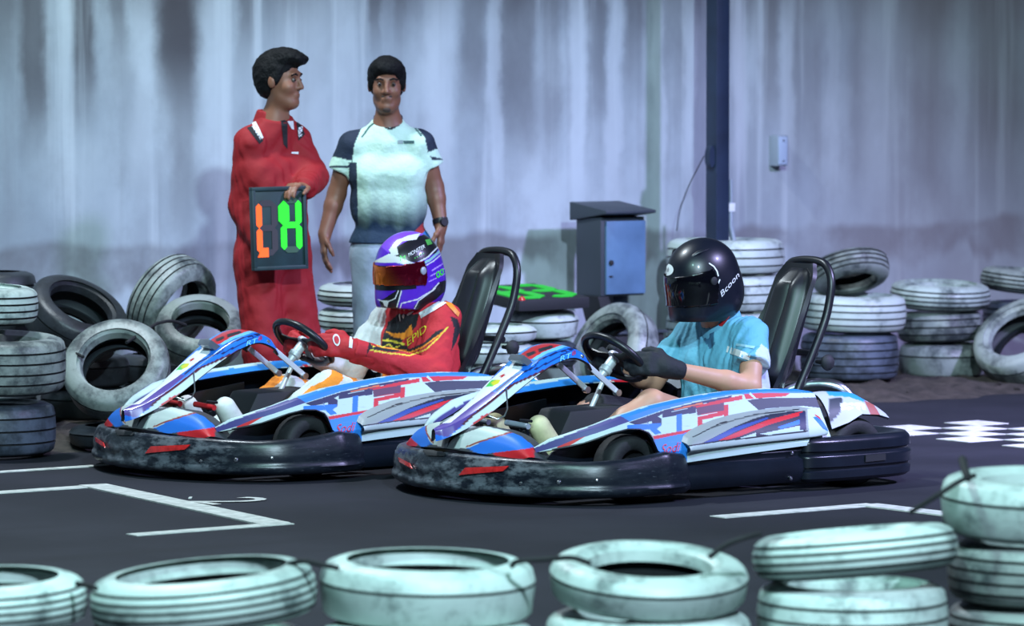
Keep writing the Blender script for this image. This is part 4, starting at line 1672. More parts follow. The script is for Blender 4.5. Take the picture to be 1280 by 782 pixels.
def surface_nets(v, lo, h):
    ins = v < 0
    nx, ny, nz = v.shape
    c = np.zeros((nx - 1, ny - 1, nz - 1), np.int8)
    offs = [(i, j, k) for i in (0, 1) for j in (0, 1) for k in (0, 1)]
    for i, j, k in offs:
        c += ins[i:nx - 1 + i, j:ny - 1 + j, k:nz - 1 + k]
    act = (c > 0) & (c < 8)
    ijk = np.argwhere(act)
    idx = np.full(act.shape, -1, np.int64)
    idx[act] = np.arange(len(ijk))
    acc = np.zeros((len(ijk), 3))
    cnt = np.zeros(len(ijk))
    for a in offs:
        for ax in range(3):
            if a[ax]:
                continue
            b = list(a)
            b[ax] = 1
            va = v[ijk[:, 0] + a[0], ijk[:, 1] + a[1], ijk[:, 2] + a[2]]
            vb = v[ijk[:, 0] + b[0], ijk[:, 1] + b[1], ijk[:, 2] + b[2]]
            m = (va < 0) != (vb < 0)
            t = va[m] / (va[m] - vb[m])
            p = np.tile(np.array(a, float), (m.sum(), 1))
            p[:, ax] += t
            acc[m] += p
            cnt[m] += 1
    verts = lo + h * (ijk + acc / np.maximum(cnt, 1)[:, None])
    faces = []
    for ax in range(3):
        o1, o2 = [q for q in range(3) if q != ax]
        s0 = [slice(None)] * 3
        s1 = [slice(None)] * 3
        s0[ax], s1[ax] = slice(0, -1), slice(1, None)
        ch = ins[tuple(s0)] != ins[tuple(s1)]
        e = np.argwhere(ch)
        ok = (e[:, o1] > 0) & (e[:, o2] > 0) & (e[:, o1] < v.shape[o1] - 1) & (e[:, o2] < v.shape[o2] - 1)
        e = e[ok]
        inside0 = ins[e[:, 0], e[:, 1], e[:, 2]]
        q = []
        for d1, d2 in ((-1, -1), (0, -1), (0, 0), (-1, 0)):
            g = e.copy()
            g[:, o1] += d1
            g[:, o2] += d2
            q.append(idx[g[:, 0], g[:, 1], g[:, 2]])
        q = np.stack(q, 1)
        fl_ = inside0 if ax != 1 else ~inside0
        q[~fl_] = q[~fl_][:, ::-1]
        faces.append(q)
    return verts, np.concatenate(faces)


def relax(V, Fq, it=1, w=.5):
    e = np.concatenate([Fq[:, [0, 1]], Fq[:, [1, 2]], Fq[:, [2, 3]], Fq[:, [3, 0]]])
    for _ in range(it):
        s = np.zeros_like(V)
        c = np.zeros(len(V))
        np.add.at(s, e[:, 0], V[e[:, 1]])
        np.add.at(s, e[:, 1], V[e[:, 0]])
        np.add.at(c, e[:, 0], 1)
        np.add.at(c, e[:, 1], 1)
        V = V * (1 - w) + w * s / np.maximum(c, 1)[:, None]
    return V


def grow(name, prims, h, m, infl=0.0, wob=0.0, wfreq=40.0, clips=(), smooth_it=1, keep=None):
    v, lo = eval_sdf(prims, h, infl, wob, wfreq, clips)
    V, Fq = surface_nets(v, lo, h)
    V = relax(V, Fq, smooth_it)
    if keep is not None:
        ok = keep(V)
        fm = ok[Fq].all(1)
        Fq = Fq[fm]
        used = np.unique(Fq)
        mp = np.full(len(V), -1)
        mp[used] = np.arange(len(used))
        V, Fq = V[used], mp[Fq]
    me = bpy.data.meshes.new(name)
    me.from_pydata(V.tolist(), [], Fq.tolist())
    me.materials.append(m)
    me.polygons.foreach_set('use_smooth', [True] * len(me.polygons))
    me.update()
    return me, V


def unit(v):
    v = np.asarray(v, float)
    return v / np.linalg.norm(v)


def rotv(v, ax, a):
    ax = unit(ax)
    return v * math.cos(a) + np.cross(ax, v) * math.sin(a) + ax * (ax @ v) * (1 - math.cos(a))


def hand(wrist, d, palm, thumb, curl=.3, r=.0092, scale=1.0, k=.008):
    """wrist place, pointing direction, direction the palm faces, side of the thumb"""
    d = unit(d)
    palm = unit(palm - d * (palm @ d))
    s = unit(thumb - d * (thumb @ d) - palm * (thumb @ palm))
    P = []
    offs = [.030, .010, -.010, -.028]
    lens = [(.040, .026, .020), (.044, .029, .022), (.041, .027, .021), (.033, .021, .018)]
    kn = []
    for o, L in zip(offs, lens):
        b0 = wrist + s * o * .55 * scale + d * .015
        b1 = wrist + d * (.088 - .006 * (abs(o) > .02)) * scale + s * o * scale
        P.append(cone(b0, b1, .0135 * scale, .0115 * scale, .012))
        axis = np.cross(d, palm)
        p = b1
        for L_, a in zip(L, (.75, 1.45, 1.9)):
            dd = rotv(d, axis, a * curl)
            q = p + dd * L_ * scale
            P.append(cone(p, q, r * scale, r * .9 * scale, k))
            p = q
    tb = wrist + d * .02 * scale + s * .022 * scale
    t1 = tb + unit(d * .7 + s * .75 + palm * .25) * .042 * scale
    t2 = t1 + unit(d * .95 + s * .25 + palm * (.25 + .6 * curl)) * .032 * scale
    t3 = t2 + unit(d * .9 - s * .1 * curl + palm * (.2 + .8 * curl)) * .024 * scale
    P += [cone(tb, t1, .014 * scale, .0115 * scale, .012), cone(t1, t2, .0108 * scale, .0098 * scale, k), cone(t2, t3, .0098 * scale, .0085 * scale, k)]
    P.append(cone(wrist, wrist + d * .03, .022 * scale, .022 * scale, .02))
    return P


def basis(f, up=(0, 0, 1)):
    f = unit(f)
    up = np.asarray(up, float)
    y = unit(np.cross(up, f))
    z = np.cross(f, y)
    return np.stack([f, y, z])          # rows: forward, left, up


def head_prims(c, R):
    def w(x, y, z):
        return c + R[0] * x + R[1] * y + R[2] * z
    P = [ell(w(-.014, 0, .032), (.096, .076, .088), R, .03), ell(w(.028, 0, -.035), (.062, .055, .083), R, .03),
         ell(w(.066, 0, -.098), (.026, .030, .020), R, .03), cone(w(.015, -.038, -.07), w(.06, -.016, -.1), .018, .016, .03), cone(w(.015, .038, -.07), w(.06, .016, -.1), .018, .016, .03),
         cone(w(.080, -.032, .030), w(.080, .032, .030), .014, .014, .015),
         ell(w(.055, .038, -.028), (.03, .024, .026), R, .02), ell(w(.055, -.038, -.028), (.03, .024, .026), R, .02)]
    for s in (-1, 1):
        P.append(ell(w(.095, s * .032, .008), (.014, .017, .010), R, .012, True))
    P += [cone(w(.090, 0, .016), w(.108, 0, -.026), .008, .0125, .010), cone(w(.094, -.014, -.030), w(.094, .014, -.030), .008, .008, .008),
          cone(w(.086, -.02, -.060), w(.090, 0, -.057), .006, .0075, .006), cone(w(.086, .02, -.060), w(.090, 0, -.057), .006, .0075, .006),
          cone(w(.085, -.016, -.070), w(.085, .016, -.070), .0075, .0075, .006)]
    for s in (-1, 1):
        P += [ell(w(-.006, s * .080, -.004), (.018, .009, .031), R, .010), cone(w(.0, s * .074, .0), w(-.002, s * .074, -.02), .010, .008, .01)]
    return P


def human(J, arm=(.056, .042, .029), leg=(.085, .056, .040), tor=1.0):
    """prims by region from joints J"""
    G_ = {}
    L, R = J['shL'], J['shR']
    mid = (L + R) / 2
    lat = unit(L - R)
    pel = J['pel']
    neck = J['neck']
    hw_ = np.linalg.norm(L - R) / 2
    fwd = unit(np.cross(lat, unit(mid - pel)))
    ch = mid * .72 + pel * .28
    wa = mid * .35 + pel * .65
    T = [cone(mid - lat * hw_ * .80, mid + lat * hw_ * .80, .054 * tor, .054 * tor, .05),
         cone(ch - lat * .080 + fwd * .012, ch + lat * .080 + fwd * .012, .105 * tor, .105 * tor, .06),
         cone(wa - lat * .065 + fwd * .008, wa + lat * .065 + fwd * .008, .098 * tor, .098 * tor, .06),
         cone(pel - lat * .075, pel + lat * .075, .100 * tor, .100 * tor, .06),
         cone(mid, neck, .07, .055, .05), cone(neck - np.array([0, 0, .03]), L - lat * .03, .042, .040, .05), cone(neck - np.array([0, 0, .03]), R + lat * .03, .042, .040, .05)]
    G_['torso'] = T
    for s in 'LR':
        G_['uarm' + s] = [cone(J['sh' + s], J['el' + s], arm[0], arm[1], .03)]
        G_['farm' + s] = [cone(J['el' + s], J['el' + s] * .7 + J['wr' + s] * .3, arm[1], arm[1] * .98, .02), cone(J['el' + s] * .7 + J['wr' + s] * .3, J['wr' + s], arm[1] * .98, arm[2], .02)]
        hp = J['hip' + s]
        G_['thigh' + s] = [cone(hp, J['kn' + s], leg[0], leg[1], .04)]
        ca_ = J['kn' + s] * .7 + J['an' + s] * .3
        G_['shin' + s] = [cone(J['kn' + s], ca_, leg[1] * .95, leg[1] * .95, .02), cone(ca_, J['an' + s], leg[1] * .95, leg[2], .02)]
        G_['foot' + s] = [cone(J['an' + s], J['heel' + s], .036, .034, .02), cone(J['heel' + s], J['toe' + s], .034, .032, .02), cone(J['an' + s], J['toe' + s], .034, .026, .03)]
    G_['neck'] = [cone(neck - np.array([0, 0, .02]), J['head'] - np.array([0, 0, .06]), .056, .052, .03)]
    return G_


def cat(G_, *ks):
    return [p for k in ks for p in G_[k]]


ALL = ['torso', 'neck', 'uarmL', 'uarmR', 'farmL', 'farmR', 'thighL', 'thighR', 'shinL', 'shinR', 'footL', 'footR']


def person_root(loc, label, rz=0.0):
    return tag(empty('person', loc, rz), label, 'person')


class Fig:
    """a figure whose shapes are given in the frame (origin O, rotation KROT or none)"""
    def __init__(s, loc, label, rz=0.0, frame_off=(0, 0, 0)):
        s.root = person_root(loc, label, rz)
        s.off = np.array(frame_off, float)      # subtracted from shape coordinates
        s.Mw = np.array((Matrix.Translation(Vector(loc)) @ Matrix.Rotation(rz, 4, 'Z')))

    def world(s, V):
        return V @ s.Mw[:3, :3].T + s.Mw[:3, 3]

    def local(s, W):
        return (W - s.Mw[:3, 3]) @ s.Mw[:3, :3]

    def part(s, name, prims, h, m, parent=None, design=None, base=None, cond=None, **kw):
        me, V = grow(name, prims, h, m, **kw)
        V = V - s.off
        me.vertices.foreach_set('co', V.astype(np.float32).ravel())
        me.update()
        if base is not None:
            W = s.world(V)
            px = to_px(W)
            c = colours(px, base, [])
            for poly, col, *rest in design:
                k = in_poly(px, poly)
                if rest and rest[0] is not None:
                    k &= rest[0](V + s.off)
                c[k] = col
            if cond:
                c = cond(V + s.off, px, c)
            paint(me, c)
        o = link(name, me, parent or s.root)
        return o

    def stick(s, target, name, geo, fn, m, off=.003):
        """lettering or patches laid on a finished part, fn: letter coords -> pixel"""
        me = target.data
        n = len(me.vertices)
        V = np.zeros(n * 3, np.float32)
        me.vertices.foreach_get('co', V)
        W = s.world(V.reshape(-1, 3).astype(float))
        tree = BVHTree.FromPolygons([tuple(p) for p in W], [tuple(p.vertices) for p in me.polygons])
        vs, fs = geo
        out = []
        ok = []
        for q in vs:
            u, v_ = fn(q)
            r = Vector(ray(u, v_))
            hit = tree.ray_cast(Vector(CAM), r.normalized())
            if hit[0] is None:
                hit = tree.find_nearest(Vector(CAM) + r * (s.Mw[1, 3]))
            p = np.array(hit[0])
            nn = np.array(hit[1])
            if nn @ np.array(r) > 0:
                nn = -nn
            out.append(s.local(p + nn * off))
        return link(name, MB().add(out, fs).mesh(name, m, 0, fix=False), target)

    def text(s, target, txt, u0, v0, du, dv, hx, hy, m, shear=0.0, off=.003):
        v, f = text_geo(txt, 1.0, shear, 1)
        W, H_ = v[:, 0].max(), v[:, 1].max()
        return s.stick(target, 'lettering', (v, f), lambda q: (u0 + du * q[0] / W + hx * q[1] / H_, v0 + dv * q[0] / W + hy * q[1] / H_), m, off)

    def quad(s, target, name, poly, m, n=6, off=.003):
        a, b, c, d = [np.array(p, float) for p in poly]
        vs, fs = [], []
        for i in range(n + 1):
            for j in range(n + 1):
                x, y = i / n, j / n
                vs.append((a * (1 - x) + b * x) * (1 - y) + (d * (1 - x) + c * x) * y)
        for i in range(n):
            for j in range(n):
                k = i * (n + 1) + j
                fs.append((k, k + 1, k + n + 2, k + n + 1))
        return s.stick(target, name, (vs, fs), lambda q: tuple(q), m, off)


def eyes(fig, c, R, parent):
    for s in (-1, 1):
        p = c + R[0] * .0815 + R[1] * s * .032 + R[2] * .006 - fig.off
        bm = bmesh.new()
        bmesh.ops.create_uvsphere(bm, u_segments=12, v_segments=8, radius=.0100)
        me = bpy.data.meshes.new('eye')
        bm.to_mesh(me)
        bm.free()
        me.materials.append(M['eye'])
        o = link('eye', me, parent, tuple(p))
        q = R[0] * .0062
        bm = bmesh.new()
        bmesh.ops.create_uvsphere(bm, u_segments=10, v_segments=6, radius=.0062)
        me = bpy.data.meshes.new('iris')
        bm.to_mesh(me)
        bm.free()
        me.materials.append(M['iris'])
        link('iris', me, o, tuple(q))
        br = MB().tube([tuple(c + R[0] * .091 + R[1] * s * .014 + R[2] * .028 - fig.off), tuple(c + R[0] * .092 + R[1] * s * .032 + R[2] * .034 - fig.off), tuple(c + R[0] * .080 + R[1] * s * .052 + R[2] * .027 - fig.off)], [.0045, .005, .003], 6)
        link('eyebrow', br.mesh('eyebrow', M['hair'], 60), parent)


# ---------------------------------------------------------------- man in red overalls
YA = 19.6
def A(u, v, dy=0.0):
    return atY(u, v, YA + dy)


gA = ground(350, 543)
fA = unit([.72, -.70, 0])
JA = dict(head=A(350, 101), neck=A(343, 148, .02), shL=A(370, 175, .10), shR=A(311, 179, -.05), elL=A(391, 221, .03), wrL=A(380, 236, -.12),
          elR=A(305, 258, -.02), wrR=A(333, 312, -.17), pel=A(340, 318, .02), hipL=A(358, 330, .06), hipR=A(324, 332, -.02),
          knL=A(377, 432, .06), knR=A(330, 438, -.06), anL=A(386, 526, .12), anR=A(328, 530, .0))
for s in 'LR':
    JA['an' + s][2] = .085
    JA['heel' + s] = JA['an' + s] * np.array([1, 1, 0]) + V3(-.03, .02, .036)
    JA['toe' + s] = JA['an' + s] * np.array([1, 1, 0]) + fA * .16 + V3(0, 0, .034)
gA = (JA['anL'] + JA['anR']) / 2
gA[2] = 0
RA = basis(unit([.93, -.37, -.03]))
GA = human(JA, arm=(.048, .042, .029), tor=.95)
figA = Fig(tuple(gA), 'dark-haired man in red overalls holding a lap number board', 0, gA)
skA = cat(GA, *ALL) + head_prims(JA['head'], RA)
skA += hand(JA['wrL'], unit(A(366, 231, -.20) - JA['wrL']), V3(0, -.2, -1), V3(-.3, -.9, .2), .75)
skA += hand(JA['wrR'], unit(A(366, 327, -.16) - JA['wrR']), V3(0, -1, .15), V3(0, .1, 1), .45)
bA = figA.part('body', skA, .0058, M['skin_a'], smooth_it=1)
eyes(figA, JA['head'], RA, bA)


def hw(c, R, x, y, z):
    return c + R[0] * x + R[1] * y + R[2] * z


hc = JA['head']
hairA = [ell(hw(hc, RA, -.026, 0, .050), (.103, .086, .088), RA, .02), ell(hw(hc, RA, -.05, 0, .0), (.072, .080, .085), RA, .03),
         ell(hw(hc, RA, .055, .0, .105), (.055, .066, .036), RA, .03), ell(hw(hc, RA, .01, .01, .115), (.07, .066, .034), RA, .03), ell(hw(hc, RA, .10, .012, .098), (.026, .05, .022), RA, .02),
         ell(hw(hc, RA, .010, .068, .015), (.022, .018, .035), RA, .015), ell(hw(hc, RA, .010, -.068, .015), (.022, .018, .035), RA, .015),
         ell(hw(hc, RA, .088, 0, -.050), (.078, .10, .105), RA, .02, True)]
figA.part('hair', hairA, .005, M['hair'], wob=.0025, wfreq=90)
suit = cat(GA, 'torso', 'uarmL', 'uarmR', 'farmL', 'farmR', 'thighL', 'thighR', 'shinL', 'shinR')
mdA = JA['pel'] * .5 + (JA['shL'] + JA['shR']) / 2 * .5
suit += [cone(JA['shL'], JA['elL'], .055, .056, .03), cone(JA['elL'], JA['wrL'], .058, .046, .03, 1), cone(JA['shR'], JA['elR'], .055, .056, .03), cone(JA['elR'], JA['wrR'], .056, .046, .03, 1),
         cone(JA['hipR'], JA['knR'], .098, .082, .05), cone(JA['hipL'], JA['knL'], .098, .082, .05), cone(JA['knR'], JA['anR'], .082, .075, .03, 1), cone(JA['knL'], JA['anL'], .082, .075, .03, 1),
         cone(mdA - RA[1] * .04, mdA + RA[1] * .04, .112, .112, .06), cone(JA['pel'] + V3(-.03, 0, .07), JA['pel'] + V3(.04, 0, .07), .112, .112, .07), cone(JA['neck'] + V3(-.02, .02, -.035), JA['shR'] + V3(.02, 0, -.005), .05, .046, .05), cone(JA['neck'] + V3(.02, .02, -.035), JA['shL'] + V3(-.02, 0, -.005), .05, .046, .05)]
for s in 'LR':
    i_ = [k for k in range(len(suit))]
col_ = unit(JA['head'] - JA['neck'])
suitA = figA.part('overalls', suit, .0065, M['red_cloth'], infl=.008, wob=.0030, wfreq=40, clips=[(JA['neck'] + V3(0, 0, .015), (.15, -.35, 1))], smooth_it=2)
figA.part('collar', clips=[(JA['neck'] + V3(.02, -.02, .0), (.7, -.6, .7))], prims=[cone(JA['neck'] + V3(-.02, .015, -.02), JA['neck'] + V3(-.015, .01, .035), .080, .064, .03, 1)], h=.006, m=M['red_cloth'])
figA.quad(suitA, 'undershirt', [(344, 146), (352, 145), (358, 153), (352, 152)], M['dark_cloth'])
figA.quad(suitA, 'undershirt', [(351, 152), (359, 152), (359, 186), (354, 180)], M['dark_cloth'])
for pl_, m_ in (([(309, 160), (315, 158), (329, 176), (324, 180)], 'dark_cloth'), ([(313, 155), (320, 152), (329, 172), (325, 175)], 'white_print'),
                ([(370, 154), (374, 152), (381, 168), (373, 176)], 'dark_cloth'), ([(359, 152), (366, 151), (367, 162), (364, 161)], 'white_print'), ([(372, 160), (378, 158), (377, 170), (373, 173)], 'white_print'),
                ([(364, 190), (373, 190), (373, 193), (364, 192)], 'white_print')):
    figA.quad(suitA, 'suit_patch', pl_, M[m_])
for s in 'LR':
    figA.part('shoe', [cone(JA['heel' + s], JA['toe' + s], .042, .040, .02), cone(JA['an' + s] - V3(0, 0, .02), JA['heel' + s], .044, .04, .02)], .006, M['dark_cloth'])

# the lap board he holds: a thing of its own
cb = A(348, 285, -.24)
ly_, lx_ = A(348, 338, -.24), None
hB = abs(A(348, 236, -.24)[2] - A(348, 335, -.24)[2])
wB = (379 - 317) / F * (YA - .24) / math.cos(.42)
lb = tag(empty('lap_board', tuple(cb), 0), 'dark teal lap board with orange and green figures held by red overalls', 'board')
lb.rotation_euler = (math.pi / 2 - .03, -.02, .42)
link('board_panel', MB().box((0, 0, 0), (wB, hB, .03)).mesh('lapboard', M['board'], 30, .005), lb)
fr = MB()
for a, b, dx, dy in ((-wB / 2, 0, .016, hB), (wB / 2, 0, .016, hB), (0, hB / 2, wB + .016, .018), (0, -hB / 2, wB + .016, .018)):
    fr.box((a, b, .004), (dx, dy, .042))
link('board_frame', fr.mesh('lapframe', M['board'], 30, .003), lb)
I4 = Matrix.Identity(4)
gw, gh = wB * .30, hB * .62
x0, y0 = -wB / 2 + .024, -hB / 2 + .07
digit(lb, x0, y0, gw, gh, 'fe', M['led_orange'], M['seg_off'], .028, I4, .015, .019)
link('digit_bar', MB().prism([(x0 - .012, y0 - .02), (x0 + .04, y0 - .02), (x0 + .04, y0 + .022), (x0 + .01, y0 + .022)], .016, .021, I4).mesh('digit_bar', M['led_orange'], 0), lb)
x1 = wB / 2 - .03 - gw
digit(lb, x1, y0 + .01, gw, gh, 'bceg', M['led_green'], M['seg_off_green'], .028, I4, .015, .019)
link('digit_bar', MB().prism(seg_poly('v', x1 + .002, y0 + .01 + gh * .48, gh * .52, .05), .016, .022, I4).mesh('digit_bar', M['led_green'], 0), lb)

# ---------------------------------------------------------------- man in the white shirt
YB = 19.95
def B(u, v, dy=0.0):
    return atY(u, v, YB + dy)


JB = dict(head=B(483.5, 106, -.02), neck=B(485, 152, .02), shL=B(530, 179), shR=B(436, 181), elL=B(543, 234, .03), wrL=B(551, 280, -.02),
          elR=B(421, 242, .03), wrR=B(406, 292, -.02), pel=B(488, 312, .02), hipL=B(509, 325, .02), hipR=B(467, 325, .02),
          knL=B(512, 430, -.03), knR=B(464, 430, -.03), anL=B(515, 522, .05), anR=B(460, 522, .05))
fB = unit([.05, -1, 0])
for s in 'LR':
    JB['an' + s][2] = .085
    JB['heel' + s] = JB['an' + s] * np.array([1, 1, 0]) + V3(0, .03, .036)
    JB['toe' + s] = JB['an' + s] * np.array([1, 1, 0]) + fB * .16 + V3(.03 if s == 'L' else -.03, 0, .034)
gB = (JB['anL'] + JB['anR']) / 2
gB[2] = 0
RB = basis(unit([.02, -1, -.06]))
GB = human(JB, arm=(.046, .042, .031), tor=.93)
figB = Fig(tuple(gB), 'dark-haired man in a mint and navy sports shirt and pale jeans', 0, gB)
skB = cat(GB, *ALL) + head_prims(JB['head'], RB)
skB += hand(JB['wrR'], V3(-.06, -.05, -1), V3(.9, .2, 0), V3(0, -1, 0), .35)
skB += hand(JB['wrL'], V3(0.0, -.05, -1), V3(-.9, .2, 0), V3(0, -1, 0), .35)
bB = figB.part('body', skB, .0055, M['skin_b'])
eyes(figB, JB['head'], RB, bB)
hc = JB['head']
hairB = [ell(hw(hc, RB, -.022, 0, .045), (.104, .090, .090), RB, .02), ell(hw(hc, RB, -.05, 0, .0), (.068, .080, .085), RB, .03), ell(hw(hc, RB, .05, 0, .082), (.052, .072, .042), RB, .03),
         ell(hw(hc, RB, .012, .074, .02), (.022, .013, .045), RB, .015), ell(hw(hc, RB, .012, -.074, .02), (.022, .013, .045), RB, .015),
         ell(hw(hc, RB, .095, 0, -.055), (.07, .10, .11), RB, .015, True)]
figB.part('hair', hairB, .005, M['hair'], wob=.002, wfreq=90)
figB.part('beard', [cone(hw(hc, RB, .078, -.016, -.048), hw(hc, RB, .078, .016, -.048), .0125, .0125, .005), ell(hw(hc, RB, .074, 0, -.107), (.024, .024, .016), RB, .01)], .0045, mat('stubble', (.06, .035, .028), .8))
hemR = JB['shR'] * .46 + JB['elR'] * .54
hemL = JB['shL'] * .46 + JB['elL'] * .54
mdB = JB['pel'] * .55 + (JB['shL'] + JB['shR']) / 2 * .45
shirt = cat(GB, 'torso') + [cone(JB['shR'] + V3(.012, 0, -.01), hemR, .058, .062, .035, 1), cone(JB['shL'] + V3(-.012, 0, -.01), hemL, .058, .062, .035, 1), cone(mdB - V3(.07, 0, 0), mdB + V3(.07, 0, 0), .098, .098, .05),
                            cone(JB['pel'] - V3(.075, 0, .0), JB['pel'] + V3(.075, 0, .0), .112, .112, .05)]
MINT, NV, DK = srgb(196, 228, 210), (.010, .020, .045), (.008, .010, .016)


def shirt_cond(V, px, c):
    body = (px[:, 0] > 438) & (px[:, 0] < 541)
    n = .012 * np.sin(px[:, 0] * .11) + .010 * np.sin(px[:, 0] * .31 + 1)
    t = np.clip((px[:, 1] / 300 - .76 + n) / .19, 0, 1) ** 1.1
    k = (t > 0)
    c[k] = c[k] * (1 - t[k][:, None]) + np.array([.006, .026, .060]) * t[k][:, None]
    tail = (px[:, 1] > 262) & (px[:, 1] - 300 > -(px[:, 0] - 508) * 1.05) & (px[:, 0] > 505)
    c[tail & (px[:, 1] - 300 < -(px[:, 0] - 520) * 1.05)] = (.35, .03, .03)
    c[tail & (px[:, 1] - 300 >= -(px[:, 0] - 520) * 1.05)] = (.03, .18, .50)
    return c


shB = figB.part('shirt', shirt, .005, M['cloth_print'], infl=.006, wob=.0016, wfreq=42, smooth_it=2,
                clips=[(JB['neck'] + V3(0, 0, .012), (0, -.5, 1)), (B(488, 303.5), (0, 0, -1))], base=MINT, cond=shirt_cond,
                design=[([(405, 210), (405, 160), (430, 145), (470, 135), (472, 143), (452, 160), (443, 180), (440, 204), (440, 210)], NV),
                        ([(565, 200), (560, 150), (530, 142), (500, 135), (500, 143), (520, 158), (531, 172), (535, 190), (540, 200)], NV),
                        ([(400, 196), (418, 196), (440, 201), (440, 206), (400, 208)], MINT), ([(535, 190), (552, 184), (560, 186), (560, 200), (538, 195)], MINT),
                        ([(436, 203), (446, 203), (448, 310), (436, 310)], NV),
                        (line_poly([(452, 172), (462, 158), (470, 152)], 2.2), (.03, .10, .09)), (line_poly([(527, 170), (516, 156), (507, 150)], 2.2), (.03, .10, .09)),
                        ([(466, 138), (472, 140), (480, 155), (487, 160), (495, 154), (502, 138), (506, 140), (499, 157), (490, 162), (482, 161), (472, 152)], DK)])
figB.part('collar', [cone(JB['neck'] + V3(0, .02, -.015), JB['neck'] + V3(0, .012, .03), .072, .066, .02, 1)], .006, M['dark_cloth'], clips=[(JB['neck'] + V3(0, 0, .012), (0, -.9, .6))])
figB.quad(shB, 'chest_logo', [(504, 176), (518, 175.8), (518, 179.3), (505, 179.4)], mat('dark_teal_print', (.03, .09, .09), .6), 3)
figB.quad(shB, 'chest_logo', [(497, 175.5), (504, 175.3), (504, 179.6), (497, 179.8)], mat('grey_teal_print', (.25, .33, .33), .6), 2)
jn = cat(GB, 'thighL', 'thighR', 'shinL', 'shinR') + [cone(JB['pel'] - V3(.075, 0, 0), JB['pel'] + V3(.075, 0, 0), .104, .104, .05)]
jn += [cone(JB['hipR'], JB['knR'], .096, .075, .04), cone(JB['hipL'], JB['knL'], .096, .075, .04), cone(JB['knR'], JB['anR'], .074, .066, .03, 1), cone(JB['knL'], JB['anL'], .074, .066, .03, 1)]
figB.part('jeans', jn, .007, M['jeans'], infl=.003, wob=.003, wfreq=32, smooth_it=2, clips=[(JB['pel'] + V3(0, 0, .06), (0, 0, 1))])
for s in 'LR':
    figB.part('shoe', [cone(JB['heel' + s], JB['toe' + s], .042, .040, .02), cone(JB['an' + s] - V3(0, 0, .02), JB['heel' + s], .044, .04, .02)], .006, M['dark_cloth'])
wv = unit(JB['wrL'] - JB['elL'])
wc = JB['wrL'] - wv * .012 - gB
wt = MB().lathe([(.034, -.012), (.0365, -.012), (.0365, .012), (.034, .012)], 24, Matrix.Translation(Vector(wc)) @ Vector(wv).to_track_quat('Z', 'Y').to_matrix().to_4x4(), loop=True)
wo = link('watch', wt.mesh('watch_strap', M['black'], 40), figB.root)
link('watch_case', MB().lathe([(0, .009), (.018, .009), (.021, .004), (.021, -.006), (0, -.006)], 20, Matrix.Translation(Vector(wc) + Vector((.018, -.032, 0))) @ Vector((.45, -.9, .1)).to_track_quat('Z', 'Y').to_matrix().to_4x4()).mesh('watch_case', M['black'], 40), wo)

# ---------------------------------------------------------------- drivers, in kart-local metres
def driver_joints(dx=0.0):
    J = dict(pel=V3(-.42, 0, .19), neck=V3(-.37, 0, .645), shL=V3(-.395, .175, .592), shR=V3(-.375, -.175, .592),
             elL=V3(-.29, .285, .395), elR=V3(-.23, -.27, .385), wrL=V3(.045, .195, .478), wrR=V3(.045, -.195, .478),
             hipL=V3(-.36, .10, .17), hipR=V3(-.36, -.10, .17), knL=V3(.155, .205, .345), knR=V3(.17, -.17, .285),
             anL=V3(.53, .155, .135), anR=V3(.54, -.155, .135), heelL=V3(.58, .15, .095), heelR=V3(.59, -.15, .095), toeL=V3(.672, .145, .275), toeR=V3(.672, -.145, .265),
             head=V3(-.27, 0, .80))
    return J


def helmet_prims():
    return [ell((-.005, 0, .030), (.160, .130, .142), None, .05), ell((.008, 0, -.065), (.150, .122, .135), None, .06), ell((.082, 0, -.125), (.080, .086, .066), None, .06),
            ell((-.05, 0, -.07), (.112, .116, .11), None, .06)]


HCLIP = [((0, 0, -.168), (.20, 0, -1))]


def add_helmet(fig, c, yaw, pitch, shell_m, visor_m, design=None, base=None, visor_z=(-.048, .052), vtop_tilt=.0):
    Mh = Matrix.Translation(Vector(c - fig.off)) @ Matrix.Rotation(yaw, 4, 'Z') @ Matrix.Rotation(pitch, 4, 'Y')
    Mn = np.array(Mh)
    me, V = grow('helmet', helmet_prims(), .0032, shell_m, clips=HCLIP, smooth_it=2)
    W = fig.world(V @ Mn[:3, :3].T + Mn[:3, 3])
    if base is not None:
        px = to_px(W)
        cc = colours(px, base, design)
        # the eye port under the visor is black
        port = (V[:, 0] > .055) & (V[:, 2] > visor_z[0] - .022) & (V[:, 2] < visor_z[1]) & (np.abs(V[:, 1]) < .115)
        cc[port] = (.004, .004, .006)
        paint(me, cc)
    o = link('helmet', me, fig.root)
    o.matrix_basis = Mh
    z0, z1 = visor_z

    def keep(Q):
        return (Q[:, 0] > .028 + .20 * np.maximum(0, np.abs(Q[:, 2] - .005) - .02)) & (Q[:, 2] > z0 - .10 * (.16 - Q[:, 0])) & (Q[:, 2] < z1 + .10 * (.16 - Q[:, 0]))
    vm, _ = grow('visor', helmet_prims(), .004, visor_m, infl=.006, smooth_it=2, keep=keep)
    vo = link('visor', vm, o)
    sd = vo.modifiers.new('thickness', 'SOLIDIFY')
    sd.thickness = .003
    for s in (1, -1):
        pv = MB().lathe([(0, .006), (.013, .006), (.017, .003), (.018, -.008)], 20, Matrix.Translation((.045, s * .132, .012)) @ Matrix.Rotation(-s * math.pi / 2, 4, 'X'))
        link('visor_pivot', pv.mesh('pivot', M['grey_metal'] if base is not None else M['matte'], 40), o)
    return o, Mn, W, me


